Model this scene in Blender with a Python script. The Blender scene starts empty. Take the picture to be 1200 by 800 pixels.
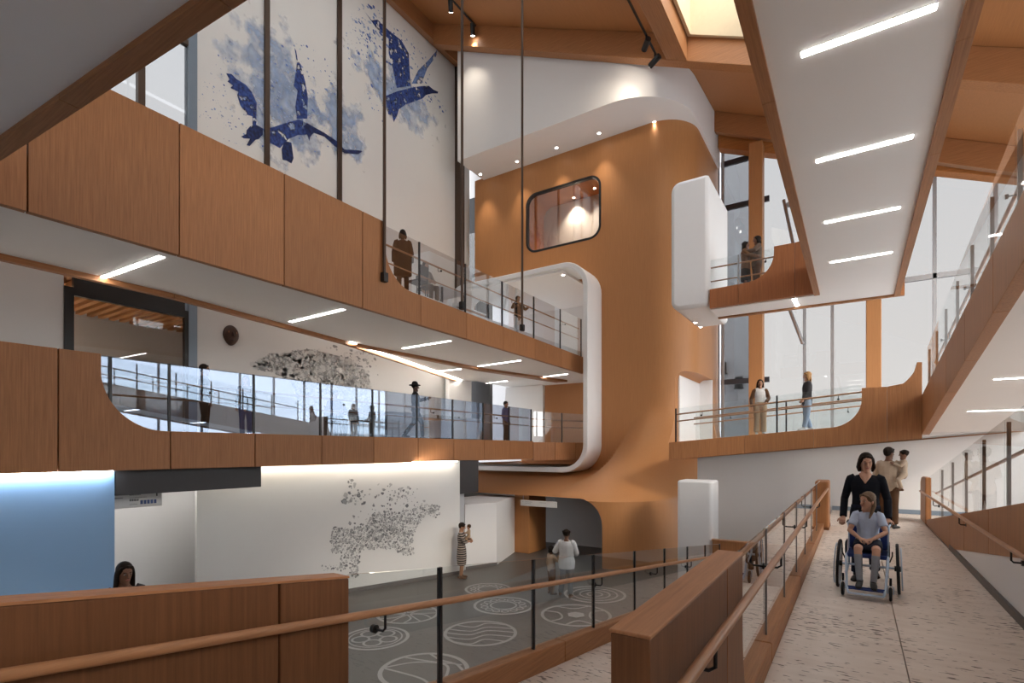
import bpy, bmesh, math, random
from mathutils import Vector, Matrix
SC = bpy.context.scene
COL = SC.collection
PI = math.pi
# ---------------------------------------------------------------- camera
FPX, HY, EZ = 620.0, 527.0, 1.75            # focal length in px of a 1200 px wide frame, horizon row, eye height
YAW = math.atan(403 / 620.0)
cam = bpy.data.cameras.new('camera')
cam.sensor_width = 36.0
cam.lens = FPX / 1200.0 * 36.0
cam.shift_y = (HY - 400.0) / 1200.0
cam.clip_start = 0.05
camo = bpy.data.objects.new('camera', cam)
COL.objects.link(camo)
camo.location = (0, 0, EZ)
camo.rotation_euler = (PI / 2, 0, YAW)
SC.camera = camo
# ---------------------------------------------------------------- view, world, sun
SC.view_settings.view_transform = 'Standard'
SC.view_settings.look = 'None'
SC.view_settings.gamma = 1.0
SC.view_settings.use_curve_mapping = False
SC.view_settings.exposure = 2.55
SC.cycles.use_denoising = True
SC.cycles.max_bounces = 10
SC.cycles.transparent_max_bounces = 24
SC.cycles.diffuse_bounces = 5
SC.cycles.glossy_bounces = 4
SC.cycles.sample_clamp_indirect = 6.0
SC.cycles.caustics_reflective = False
SC.cycles.caustics_refractive = False
W = bpy.data.worlds.new('sky')
SC.world = W
W.use_nodes = True
wt = W.node_tree
for n in list(wt.nodes):
    wt.nodes.remove(n)
wo = wt.nodes.new('ShaderNodeOutputWorld')
wb = wt.nodes.new('ShaderNodeBackground')
wc = wt.nodes.new('ShaderNodeTexCoord')
wsx = wt.nodes.new('ShaderNodeSeparateXYZ')
wr = wt.nodes.new('ShaderNodeValToRGB')
wr.color_ramp.elements[0].position = 0.48
wr.color_ramp.elements[0].color = (0.34, 0.36, 0.38, 1)
wr.color_ramp.elements[1].position = 0.52
wr.color_ramp.elements[1].color = (0.76, 0.745, 0.73, 1)
e = wr.color_ramp.elements.new(0.85)
e.color = (0.62, 0.66, 0.72, 1)
wm = wt.nodes.new('ShaderNodeMapRange')
wm.inputs[1].default_value = -1.0
wm.inputs[2].default_value = 1.0
wt.links.new(wc.outputs['Generated'], wsx.inputs[0])
wt.links.new(wsx.outputs[2], wm.inputs[0])
wt.links.new(wm.outputs[0], wr.inputs[0])
wt.links.new(wr.outputs[0], wb.inputs[0])
wb.inputs[1].default_value = 1.25
wt.links.new(wb.outputs[0], wo.inputs[0])
sun = bpy.data.lights.new('sun', 'SUN')
sun.energy = 0.30
sun.angle = math.radians(9.0)
sun.color = (1.0, 0.86, 0.7)
suno = bpy.data.objects.new('sun', sun)
COL.objects.link(suno)
suno.rotation_euler = Vector((-0.80, 0.36, -0.46)).to_track_quat('-Z', 'Y').to_euler()
SKYLIGHT_W = 26.0
STRIP_E, DOWN_W, TRACK_W = 4.5, 1.6, 3.0
# ---------------------------------------------------------------- site survey: a pixel's ray met with a real plane
CS, SN = math.cos(YAW), math.sin(YAW)
def ray(px, py):
    r = (px - 600.0) / FPX
    return (r * CS - SN, r * SN + CS, (HY - py) / FPX)
def at(px, py, X=None, Y=None, Z=None):
    R = ray(px, py)
    if X is not None: t = X / R[0]
    elif Y is not None: t = Y / R[1]
    else: t = (Z - EZ) / R[2]
    return Vector((R[0] * t, R[1] * t, EZ + R[2] * t))
# ---------------------------------------------------------------- materials
MATS = {}
def nodes_of(name):
    m = bpy.data.materials.new(name)
    m.use_nodes = True
    nt = m.node_tree
    p = nt.nodes['Principled BSDF']
    return m, nt, p
def lin(r, g, b):
    f = lambda v: (v / 255 / 12.92) if v / 255 <= 0.04045 else ((v / 255 + 0.055) / 1.055) ** 2.4
    return (f(r), f(g), f(b), 1)
def plain(name, col, rough=0.6, metal=0.0, noise=0.05, scale=9.0, bump=0.0, spec=0.4):
    if name in MATS: return MATS[name]
    m, nt, p = nodes_of(name)
    p.inputs['Roughness'].default_value = rough
    p.inputs['Metallic'].default_value = metal
    p.inputs['Specular IOR Level'].default_value = spec
    tc = nt.nodes.new('ShaderNodeTexCoord')
    nz = nt.nodes.new('ShaderNodeTexNoise')
    nz.inputs['Scale'].default_value = scale
    nz.inputs['Detail'].default_value = 4
    mx = nt.nodes.new('ShaderNodeMix'); mx.data_type = 'RGBA'
    c = col
    mx.inputs[6].default_value = (c[0] * (1 - noise), c[1] * (1 - noise), c[2] * (1 - noise), 1)
    mx.inputs[7].default_value = (min(1, c[0] * (1 + noise)), min(1, c[1] * (1 + noise)), min(1, c[2] * (1 + noise)), 1)
    nt.links.new(tc.outputs['Object'], nz.inputs['Vector'])
    nt.links.new(nz.outputs['Fac'], mx.inputs[0])
    nt.links.new(mx.outputs[2], p.inputs['Base Color'])
    if bump:
        b = nt.nodes.new('ShaderNodeBump')
        b.inputs['Strength'].default_value = bump
        b.inputs['Distance'].default_value = 0.01
        nt.links.new(nz.outputs['Fac'], b.inputs['Height'])
        nt.links.new(b.outputs[0], p.inputs['Normal'])
    MATS[name] = m
    return m
def wood(name, col, axis='Z', rough=0.5, contrast=0.22, var=0.12):
    """veneer with long grain along one axis, each panel a little different in tone"""
    if name in MATS: return MATS[name]
    m, nt, p = nodes_of(name)
    p.inputs['Roughness'].default_value = rough
    p.inputs['Specular IOR Level'].default_value = 0.3
    tc = nt.nodes.new('ShaderNodeTexCoord')
    mp = nt.nodes.new('ShaderNodeMapping')
    s = {'X': (0.9, 28, 28), 'Y': (28, 0.9, 28), 'Z': (28, 28, 0.9)}[axis]
    mp.inputs['Scale'].default_value = s
    nz = nt.nodes.new('ShaderNodeTexNoise')
    nz.inputs['Scale'].default_value = 1.6
    nz.inputs['Detail'].default_value = 6
    nz.inputs['Roughness'].default_value = 0.65
    oi = nt.nodes.new('ShaderNodeObjectInfo')
    mx = nt.nodes.new('ShaderNodeMix'); mx.data_type = 'RGBA'
    mx.inputs[6].default_value = (col[0] * (1 - contrast), col[1] * (1 - contrast * 1.1), col[2] * (1 - contrast * 1.1), 1)
    mx.inputs[7].default_value = (col[0] * (1 + contrast), col[1] * (1 + contrast), col[2] * (1 + contrast), 1)
    mr = nt.nodes.new('ShaderNodeMapRange')
    mr.inputs[1].default_value = 0.3; mr.inputs[2].default_value = 0.7
    hv = nt.nodes.new('ShaderNodeHueSaturation')
    m2 = nt.nodes.new('ShaderNodeMapRange')
    m2.inputs[3].default_value = 1 - var; m2.inputs[4].default_value = 1 + var
    nt.links.new(oi.outputs['Random'], m2.inputs[0])
    nt.links.new(m2.outputs[0], hv.inputs['Value'])
    nt.links.new(tc.outputs['Object'], mp.inputs[0])
    nt.links.new(mp.outputs[0], nz.inputs['Vector'])
    nt.links.new(nz.outputs['Fac'], mr.inputs[0])
    nt.links.new(mr.outputs[0], mx.inputs[0])
    nt.links.new(mx.outputs[2], hv.inputs['Color'])
    nt.links.new(hv.outputs[0], p.inputs['Base Color'])
    MATS[name] = m
    return m
def emit(name, col, strength):
    if name in MATS: return MATS[name]
    m, nt, p = nodes_of(name)
    p.inputs['Base Color'].default_value = col
    p.inputs['Emission Color'].default_value = col
    p.inputs['Emission Strength'].default_value = strength
    MATS[name] = m
    return m
def glass(name, tint=(0.93, 0.95, 0.95), refl=1.0, base=0.0, ior=1.5, mirror=(1, 1, 1)):
    if name in MATS: return MATS[name]
    m, nt, p = nodes_of(name)
    nt.nodes.remove(p)
    out = nt.nodes['Material Output']
    tr = nt.nodes.new('ShaderNodeBsdfTransparent')
    tr.inputs[0].default_value = tint + (1,)
    gl = nt.nodes.new('ShaderNodeBsdfGlossy')
    gl.inputs['Roughness'].default_value = 0.0; gl.inputs[0].default_value = mirror + (1,)
    fr = nt.nodes.new('ShaderNodeFresnel'); fr.inputs['IOR'].default_value = ior
    ma = nt.nodes.new('ShaderNodeMath'); ma.operation = 'MULTIPLY_ADD'
    ma.inputs[1].default_value = refl; ma.inputs[2].default_value = base
    ma.use_clamp = True
    mix = nt.nodes.new('ShaderNodeMixShader')
    nt.links.new(fr.outputs[0], ma.inputs[0])
    ge = nt.nodes.new('ShaderNodeNewGeometry')          # only the outer face mirrors; no false inner reflection
    iv = nt.nodes.new('ShaderNodeMath'); iv.operation = 'SUBTRACT'; iv.inputs[0].default_value = 1.0
    m2 = nt.nodes.new('ShaderNodeMath'); m2.operation = 'MULTIPLY'
    nt.links.new(ge.outputs['Backfacing'], iv.inputs[1])
    nt.links.new(iv.outputs[0], m2.inputs[0]); nt.links.new(ma.outputs[0], m2.inputs[1])
    nt.links.new(m2.outputs[0], mix.inputs[0])
    nt.links.new(tr.outputs[0], mix.inputs[1])
    nt.links.new(gl.outputs[0], mix.inputs[2])
    nt.links.new(mix.outputs[0], out.inputs[0])
    MATS[name] = m
    return m
def travertine():
    if 'travertine' in MATS: return MATS['travertine']
    m, nt, p = nodes_of('travertine')
    p.inputs['Roughness'].default_value = 0.55
    tc = nt.nodes.new('ShaderNodeTexCoord')
    def noise(scale, vec, detail=5):
        mp = nt.nodes.new('ShaderNodeMapping'); mp.inputs['Scale'].default_value = vec
        nz = nt.nodes.new('ShaderNodeTexNoise'); nz.inputs['Scale'].default_value = scale
        nz.inputs['Detail'].default_value = detail
        nt.links.new(tc.outputs['Object'], mp.inputs[0]); nt.links.new(mp.outputs[0], nz.inputs['Vector'])
        return nz
    n1 = noise(1.2, (1.0, 6.0, 1))
    r1 = nt.nodes.new('ShaderNodeValToRGB')
    r1.color_ramp.elements[0].position = 0.3; r1.color_ramp.elements[0].color = (0.63, 0.53, 0.455, 1)
    r1.color_ramp.elements[1].position = 0.7; r1.color_ramp.elements[1].color = (0.72, 0.63, 0.555, 1)
    n2 = noise(9.0, (1.0, 3.2, 1), 2)
    n3 = noise(0.9, (1.0, 1.0, 1), 2)
    mu = nt.nodes.new('ShaderNodeMath'); mu.operation = 'MULTIPLY'
    r2 = nt.nodes.new('ShaderNodeValToRGB')
    r2.color_ramp.elements[0].position = 0.325; r2.color_ramp.elements[0].color = (0, 0, 0, 1)
    r2.color_ramp.elements[1].position = 0.355; r2.color_ramp.elements[1].color = (1, 1, 1, 1)
    mx = nt.nodes.new('ShaderNodeMix'); mx.data_type = 'RGBA'
    mx.inputs[6].default_value = (0.15, 0.11, 0.085, 1)
    nt.links.new(n1.outputs['Fac'], r1.inputs[0])
    nt.links.new(n2.outputs['Fac'], mu.inputs[0])
    ad = nt.nodes.new('ShaderNodeMath'); ad.operation = 'MULTIPLY_ADD'; ad.inputs[1].default_value = 0.9; ad.inputs[2].default_value = 0.50
    nt.links.new(n3.outputs['Fac'], ad.inputs[0])
    nt.links.new(ad.outputs[0], mu.inputs[1])
    nt.links.new(mu.outputs[0], r2.inputs[0])
    nt.links.new(r2.outputs[0], mx.inputs[0])
    nt.links.new(r1.outputs[0], mx.inputs[7])
    nt.links.new(mx.outputs[2], p.inputs['Base Color'])
    MATS['travertine'] = m
    return m
WOODC = (0.345, 0.152, 0.060)
wd = wood('oak_panel', WOODC)
wdT = wood('oak_tower', (0.44, 0.20, 0.076), contrast=0.07, var=0.0)
wdY = wood('oak_long', (0.34, 0.15, 0.060), axis='Y')
wdX = wood('oak_cross', (0.37, 0.165, 0.066), axis='X')
wdB = wood('roof_board', (0.42, 0.185, 0.07), axis='Y', contrast=0.08, var=0.02)
wdK = wood('oak_dark_shaded', (0.19, 0.078, 0.031), axis='Z')  # darker oak; on the foreground guards their shade is put into the colour
rail_m = wood('handrail_oak', (0.40, 0.19, 0.088), axis='Y', rough=0.35)
white = plain('white_plaster', (0.76, 0.745, 0.735, 1), 0.75, noise=0.012, scale=2)
whitew = plain('mural_white', (0.78, 0.765, 0.74, 1), 0.7, noise=0.015, scale=3)
soffit_m = plain('soffit_white', (0.84, 0.815, 0.795, 1), 0.8, noise=0.01, scale=2)
whitew_dim = plain('gallery_wall_dimmed', (0.58, 0.565, 0.55, 1), 0.75, noise=0.015, scale=2)  # white wall greyed: the lower gallery's dimmer light is put into its colour
floor_pale = plain('gallery_floor', (0.62, 0.59, 0.55, 1), 0.6, noise=0.04, scale=2)
grey = plain('grey_plaster', (0.50, 0.50, 0.51, 1), 0.8, noise=0.015, scale=2)
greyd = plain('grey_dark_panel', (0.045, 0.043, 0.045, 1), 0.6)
black = plain('black_metal', (0.012, 0.012, 0.013, 1), 0.4, noise=0.1)
bronze = plain('bronze_metal', (0.09, 0.06, 0.045, 1), 0.4, 0.6)
steel = plain('steel', (0.45, 0.46, 0.48, 1), 0.3, 1.0)
mullm = plain('mullion_grey', (0.42, 0.42, 0.43, 1), 0.45)
frame_w = plain('frame_white', (0.80, 0.795, 0.79, 1), 0.55, noise=0.01)
bluewall = plain('blue_wall', (0.23, 0.38, 0.58, 1), 0.7, noise=0.02, scale=2)
concrete = plain('concrete_floor', (0.115, 0.108, 0.10, 1), 0.38, noise=0.10, scale=1.6)
inlay = plain('inlay_white', (0.42, 0.40, 0.385, 1), 0.5)
glz = glass('balustrade_glass', (0.93, 0.95, 0.95), 1.3, 0.01)
glzR = glass('reflective_glass', (0.88, 0.9, 0.92), 2.0, 0.09)
glzB = glass('coated_glass', (0.70, 0.74, 0.80), 1.1, 0.15, mirror=(0.62, 0.76, 1.0))
glzS = glass('ramp_glass', (0.92, 0.93, 0.93), 0.62, 0.0)
glzW = glass('window_glass', (0.97, 0.98, 0.98), 1.0, 0.0)
glzT = glass('sky_dimming_glass', (0.36, 0.358, 0.355), 1.0, 0.0)  # tint added to dim the sky seen through these panes
glzD = glass('dark_glass', (0.80, 0.79, 0.78), 1.2, 0.01)
led = emit('led_diffuser', (1.0, 0.97, 0.93, 1), STRIP_E)
ledw = emit('led_cove', (1.0, 0.93, 0.84, 1), 4.0)
spotm = emit('downlight_lens', (1.0, 0.95, 0.88, 1), 5.0)
def frosted():
    m, nt, p = nodes_of('frosted_glass'); nt.nodes.remove(p)
    t = nt.nodes.new('ShaderNodeBsdfTranslucent'); t.inputs[0].default_value = (0.42, 0.415, 0.40, 1)
    nt.links.new(t.outputs[0], nt.nodes['Material Output'].inputs[0]); return m
glzF = frosted()
# ---------------------------------------------------------------- mesh helpers
ORG = {}
class MB:
    def __init__(s): s.v = []; s.f = []
    def add(s, vs, fs):
        o = len(s.v); s.v += [tuple(v) for v in vs]; s.f += [tuple(i + o for i in f) for f in fs]; return s
    def box(s, x0, x1, y0, y1, z0, z1):
        return s.add([(x0,y0,z0),(x1,y0,z0),(x1,y1,z0),(x0,y1,z0),(x0,y0,z1),(x1,y0,z1),(x1,y1,z1),(x0,y1,z1)],
                     [(0,3,2,1),(4,5,6,7),(0,1,5,4),(1,2,6,5),(2,3,7,6),(3,0,4,7)])
    def prism(s, poly, axis, lo, hi):
        """poly of 2-D points extruded along an axis: X takes (y,z), Y takes (x,z), Z takes (x,y)"""
        mk_ = {'X': lambda a, b, h: (h, a, b), 'Y': lambda a, b, h: (a, h, b), 'Z': lambda a, b, h: (a, b, h)}[axis]
        n = len(poly)
        vs = [mk_(a, b, lo) for a, b in poly] + [mk_(a, b, hi) for a, b in poly]
        fs = [tuple(range(n)), tuple(range(2 * n - 1, n - 1, -1))]
        fs += [(i, (i + 1) % n, n + (i + 1) % n, n + i) for i in range(n)]
        return s.add(vs, fs)
    def hexa(s, p):      # eight corners: bottom ring of four, top ring of four
        return s.add(p, [(0,3,2,1),(4,5,6,7),(0,1,5,4),(1,2,6,5),(2,3,7,6),(3,0,4,7)])
    def tube(s, pts, r, n=10, closed=False, side=None, r2=None):
        pts = [Vector(p) for p in pts]
        m = len(pts); rings = []
        up = None
        for i, p in enumerate(pts):
            if closed: t = pts[(i + 1) % m] - pts[i - 1]
            else: t = pts[min(i + 1, m - 1)] - pts[max(i - 1, 0)]
            t.normalize()
            if up is None:
                up = Vector((0, 0, 1)) if abs(t.z) < 0.9 else Vector((0, 1, 0))
                if side is not None: up = Vector(side)
            u = (up - t * up.dot(t)).normalized(); w = t.cross(u); up = u
            rr = r[i] if isinstance(r, (list, tuple)) else r
            rb = rr if r2 is None else r2
            rings.append([p + u * (rr * math.cos(2 * PI * k / n)) + w * (rb * math.sin(2 * PI * k / n)) for k in range(n)])
        vs = [v for rg in rings for v in rg]; fs = []
        for i in range(m if closed else m - 1):
            a, b = i * n, ((i + 1) % m) * n
            fs += [(a + k, a + (k + 1) % n, b + (k + 1) % n, b + k) for k in range(n)]
        if not closed:
            fs += [tuple(range(n - 1, -1, -1)), tuple(range((m - 1) * n, m * n))]
        return s.add(vs, fs)
    def ball(s, c, rx, ry=None, rz=None, n=12, m=8, M=None):
        ry = rx if ry is None else ry; rz = rx if rz is None else rz
        vs = []
        for j in range(1, m):
            a = PI * j / m
            for k in range(n):
                b = 2 * PI * k / n
                vs.append(Vector((rx * math.sin(a) * math.cos(b), ry * math.sin(a) * math.sin(b), rz * math.cos(a))))
        vs += [Vector((0, 0, rz)), Vector((0, 0, -rz))]
        if M is not None: vs = [M @ v for v in vs]
        vs = [v + Vector(c) for v in vs]
        fs = []
        for j in range(m - 2):
            fs += [(j * n + k, (j + 1) * n + k, (j + 1) * n + (k + 1) % n, j * n + (k + 1) % n) for k in range(n)]
        T, B = (m - 1) * n, (m - 1) * n + 1
        fs += [(T, k, (k + 1) % n) for k in range(n)] + [(B, (m - 2) * n + (k + 1) % n, (m - 2) * n + k) for k in range(n)]
        return s.add(vs, fs)
    def cyl(s, c, axis, r, h, n=20):
        c = Vector(c); d = Vector(axis).normalized() * (h / 2)
        return s.tube([c - d, c + d], r, n)
def mesh_from(name, mb, mats, smooth=False, org=(0, 0, 0)):
    me = bpy.data.meshes.new(name)
    o = Vector(org)
    me.from_pydata([tuple(Vector(v) - o) for v in mb.v], [], mb.f)
    for m in (mats if isinstance(mats, (list, tuple)) else [mats]): me.materials.append(m)
    bm = bmesh.new(); bm.from_mesh(me)
    bmesh.ops.recalc_face_normals(bm, faces=bm.faces)
    bm.to_mesh(me); bm.free()
    if smooth:
        me.shade_smooth()
        try: me.set_sharp_from_angle(angle=math.radians(38))
        except Exception: pass
    return me
def root_org(p):
    while p is not None:
        if p.name in ORG: return ORG[p.name]
        p = p.parent
    return Vector((0, 0, 0))
def obj(name, mb, mat, parent=None, smooth=False, local=False, bevel=0.0):
    """one mesh object; world coordinates unless local, parented under a thing's empty or part"""
    org = Vector((0, 0, 0)) if (parent is None or local) else root_org(parent)
    me = mesh_from(name, mb, mat, smooth, org)
    o = bpy.data.objects.new(name, me)
    COL.objects.link(o)
    if parent is not None: o.parent = parent
    if bevel:
        b = o.modifiers.new('bevel', 'BEVEL'); b.width = bevel; b.segments = 2; b.limit_method = 'ANGLE'
    return o
def thing(name, label, cat, loc=(0, 0, 0), group=None, rz=0.0):
    o = bpy.data.objects.new(name, None)
    COL.objects.link(o)
    o.empty_display_size = 0.2
    o.location = loc; o.rotation_euler = (0, 0, rz)
    ORG[o.name] = Vector(loc)
    o['label'] = label; o['category'] = cat
    if group: o['group'] = group
    return o
def tag(o, label, cat, group=None):
    o['label'] = label; o['category'] = cat
    if group: o['group'] = group
    return o
def struct(name, mb, mat, parent=None, smooth=False, bevel=0.0):
    o = obj(name, mb, mat, parent, smooth, bevel=bevel)
    if parent is None: o['kind'] = 'structure'
    return o
def baked(o):
    """apply an object's modifiers"""
    dg = bpy.context.evaluated_depsgraph_get()
    me = bpy.data.meshes.new_from_object(o.evaluated_get(dg))
    o.modifiers.clear(); o.data = me
    return o
def rrect(x0, x1, y0, y1, r, n=8, corners=(1, 1, 1, 1)):
    """rounded rectangle, corners: lower left, lower right, upper right, upper left"""
    p = []
    for (cx, cy, a0, on) in ((x0 + r, y0 + r, PI, corners[0]), (x1 - r, y0 + r, 1.5 * PI, corners[1]), (x1 - r, y1 - r, 0, corners[2]), (x0 + r, y1 - r, 0.5 * PI, corners[3])):
        if on: p += [(cx + r * math.cos(a0 + k * PI / 2 / n), cy + r * math.sin(a0 + k * PI / 2 / n)) for k in range(n + 1)]
        else: p.append((x0 if cx < (x0 + x1) / 2 else x1, y0 if cy < (y0 + y1) / 2 else y1))
    return p
ORD = ['first', 'second', 'third', 'fourth', 'fifth', 'sixth', 'seventh', 'eighth', 'ninth', 'tenth', 'eleventh', 'twelfth', 'thirteenth']
# ================================================================ THE SETTING
GZ, L1Z, L2Z = -2.15, 2.08, 6.02
struct('floor', MB().box(-24, 8, -8, 27, GZ - 0.3, GZ), concrete)
# walkway slabs beside the guard, one joint along the middle
fw = MB().box(-0.58, 0.337, 1.0, 16.9, -0.3, 0.0).box(0.345, 1.37, 1.0, 16.9, -0.3, 0.0)
struct('floor_walkway', fw, travertine())
struct('floor_landing', MB().box(-2.6, 3.5, -6, 0.996, -0.3, 0.0), travertine())
RZ = lambda y: -0.24 - 0.131 * (y - 3.07)        # lower ramp, falling away from the camera
y0r = 3.07 - 0.24 / 0.131
struct('floor_lower_ramp', MB().hexa([(-2.62, y0r, -0.25), (-0.76, y0r, -0.25), (-0.76, 17.6, GZ - 0.2), (-2.62, 17.6, GZ - 0.2),
                                      (-2.62, y0r, 0), (-0.76, y0r, 0), (-0.76, 17.6, RZ(17.6)), (-2.62, 17.6, RZ(17.6))]), travertine())
RR = lambda y: max(0.0, 0.13 * (16.0 - y))        # right ramp, rising towards the camera
struct('floor_right_ramp', MB().hexa([(1.47, 1, RR(1) - 0.35), (3.5, 1, RR(1) - 0.35), (3.5, 16.0, -0.35), (1.47, 16.0, -0.35),
                                      (1.47, 1, RR(1)), (3.5, 1, RR(1)), (3.5, 16.0, 0.0), (1.47, 16.0, 0.0)]), travertine())
struct('wall_plinth', MB().prism([(1.0, 0.0), (12.1, 0.0), (12.1, 0.02), (1.0, 1.52)], 'X', 1.405, 1.465), white)
struct('baseboard_right', MB().box(1.37, 1.404, 1.0, 12.0, 0.0, 0.085), plain('skirting_dark', (0.10, 0.085, 0.078, 1), 0.5))
# ---- L1 gallery on the left
L1X = -10.8
l1poly = [(L1X + 0.0, -4), (L1X, 18.18), (-9.7, 21.6), (-9.7, 25.2), (-16.9, 25.2), (-16.9, -4)]
struct('floor_gallery', MB().prism([(x - 0.13 if i < 2 else x, y) for i, (x, y) in enumerate(l1poly)], 'Z', 1.42, L1Z - 0.02), floor_pale)
# ---- L2 gallery: floor slab with a white soffit whose far edge runs diagonally
re_ = [at(0, 304, Z=5.16), at(200, 349, Z=5.16), at(400, 402, Z=5.16), at(548, 452, Z=5.16)]
rear = [(re_[0].x, -4.0)] + [(p.x, p.y) for p in re_[:3]] + [(-16.85, 21.1)]
L2X = -9.9
struct('floor_upper_gallery', MB().prism([(L2X - 0.13, -4.0), (L2X - 0.13, 25.0)] + [(-16.2, 25.0), (-16.2, 21.6)] + rear[::-1], 'Z', 5.24, L2Z), soffit_m)
lip = MB()
for (a, b) in zip(rear[:-1], rear[1:]):
    d = Vector((b[0] - a[0], b[1] - a[1], 0)).normalized(); nn = Vector((d.y, -d.x, 0)) * 0.14
    lip.hexa([(a[0], a[1], 5.13), (a[0] + nn.x, a[1] + nn.y, 5.13), (b[0] + nn.x, b[1] + nn.y, 5.13), (b[0], b[1], 5.13),
              (a[0], a[1], 6.0), (a[0] + nn.x, a[1] + nn.y, 6.0), (b[0] + nn.x, b[1] + nn.y, 6.0), (b[0], b[1], 6.0)])
struct('trim_1', lip, wdY)
p0, p1, p2 = at(400, 401, Z=5.2), at(560, 433, Z=5.2), at(652, 447, Z=5.2)
drop = MB()
for a, b, wa, wb_ in ((p0, p1, 0.10, 0.34), (p1, p2, 0.34, 0.62)):
    drop.hexa([(a.x, a.y, 5.14), (a.x + wa, a.y, 5.14), (b.x + wb_, b.y, 5.14), (b.x, b.y, 5.14),
               (a.x, a.y, 5.24), (a.x + wa, a.y, 5.24), (b.x + wb_, b.y, 5.24), (b.x, b.y, 5.24)])
struct('trim_2', drop, wdY)
# ---- tall mural wall, its bays and joints
MX = -17.0
ROOF = lambda x, y=0.0: 13.85 - 0.47 * x + 0.13 * max(0.0, y - 19.13)
struct('wall_left_gallery', MB().box(MX - 0.3, MX, 8.35, 21.6, L1Z - 0.7, 6.6), whitew_dim)
struct('wall_left', MB().prism([(8.35, 6.6), (21.6, 6.6), (21.6, ROOF(MX) - 0.1), (8.35, ROOF(MX) - 0.1)], 'X', MX - 0.3, MX), whitew)
tr = MB()
for px, w_ in ((312, 0.10), (397, 0.11)):
    y = at(px, 100, X=MX).y
    tr.box(MX + 0.001, MX + 0.09, y - w_ * 0.9, y + w_ * 0.9, 6.62, ROOF(MX) - 0.6)
struct('trim_3', tr, bronze, bevel=0.01)
struct('trim_4', MB().box(MX + 0.001, MX + 0.35, 20.85, 21.2, 1.4, 22.0), bronze)
struct('trim_5', MB().box(MX + 0.001, MX + 0.35, 21.2, 21.6, 1.4, 22.0), white)
struct('trim_6', MB().box(MX - 0.2, MX + 0.06, 8.1, 8.349, L1Z, 22.8), plain('steel_blue', (0.19, 0.24, 0.30, 1), 0.4))
# L1 bay: plain wall, then a dark framed glazed bay with a room behind
struct('wall_left_bay', MB().box(MX - 0.3, MX, -4, 5.1, L1Z - 0.7, 6.4), whitew_dim)
win = MB().box(MX - 0.1, MX + 0.05, 5.1, 5.3, L1Z, 5.95).box(MX - 0.1, MX + 0.05, 8.0, 8.099, L1Z, 5.95).box(MX - 0.1, MX + 0.05, 5.3, 8.0, 5.75, 6.4)
w1 = struct('window_1', win, black)
obj('glass_pane', MB().box(MX - 0.04, MX - 0.02, 5.3, 8.0, L1Z, 5.75), glzD, w1)
struct('wall_room_back', MB().box(-21.3, -21.0, 0.5, 12, L1Z - 0.3, 6.6), grey)
struct('wall_room_side', MB().box(-21.0, -17.31, 11.0, 11.3, L1Z - 0.3, 6.6), grey)
struct('wall_room_end', MB().box(-21.0, -17.31, 0.5, 0.8, L1Z - 0.3, 6.6), grey)
struct('floor_room', MB().box(-21.3, -16.92, 0.5, 11.3, L1Z - 0.4, L1Z - 0.02), grey)
sl = MB()
for k in range(34): sl.box(-21, -17.32, 0.9 + k * 0.3, 1.05 + k * 0.3, 6.1, 6.25)
sl.box(-21.3, -17.32, 0.5, 11.3, 6.3, 6.6)
struct('ceiling_room', sl, wdX)
# bright upper bay window beyond the parapet
wu = MB()
for y in (1.0, 3.0, 5.0, 6.85): wu.box(MX - 0.12, MX + 0.05, y - 0.09, y + 0.09, 6.4, 22.4)
wu.box(MX - 0.12, MX + 0.05, -4, 8.1, 6.4, 6.6).box(MX - 0.12, MX + 0.05, -4, 8.1, 14.0, 14.15)
w2 = struct('window_2', wu, bronze)
obj('glass_pane', MB().box(MX - 0.05, MX - 0.03, -4, 8.1, 6.6, 22.5), glzT, w2)
# ---- ground level walls under the gallery
G1, G2 = Vector((-12.8, 6.3)), Vector((-10.4, 13.0))
gd = (G2 - G1).normalized(); gn = Vector((gd.y, -gd.x))
def gw(s, off=0.0): q = G1 + gd * s + gn * off; return (q.x, q.y)
LG = (G2 - G1).length
struct('wall_ground_mural', MB().prism([gw(0), gw(LG), gw(LG, -0.35), gw(0, -0.35)], 'Z', GZ, 1.415), whitew)
struct('baseboard_ground', MB().prism([gw(0, 0.02), gw(LG, 0.02), gw(LG, 0.001), gw(0, 0.001)], 'Z', GZ, GZ + 0.12), plain('skirting_grey', (0.16, 0.15, 0.145, 1), 0.5))
struct('wall_blue', MB().box(-11.25, -10.95, -6, 4.0, GZ, 1.36), bluewall)
struct('wall_recess', MB().box(-14.4, -14.1, -2, 12, GZ, 1.415), white)
struct('wall_recess_end', MB().box(-14.1, -11.26, 3.3, 3.6, GZ, 1.415), grey)
struct('trim_7', MB().box(-11.7, -10.97, 4.02, 6.75, 0.94, 1.41), greyd)
struct('trim_8', MB().box(-11.2, -10.45, 13.05, 14.05, 0.36, 1.41), greyd, bevel=0.01)
struct('wall_jamb', MB().box(-11.1, -10.62, 13.1, 13.5, GZ, 0.36), grey)
struct('wall_ground_white', MB().prism([(-10.66, 13.6), (-10.2, 14.73), (-11.0, 17.2), (-12.4, 17.2), (-12.4, 13.6)], 'Z', GZ, -0.03), white)
struct('baseboard_ground_white', MB().prism([(-10.62, 13.66), (-10.18, 14.74), (-10.19, 14.75), (-10.65, 13.62)], 'Z', GZ, GZ + 0.1), MATS['skirting_grey'])
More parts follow.
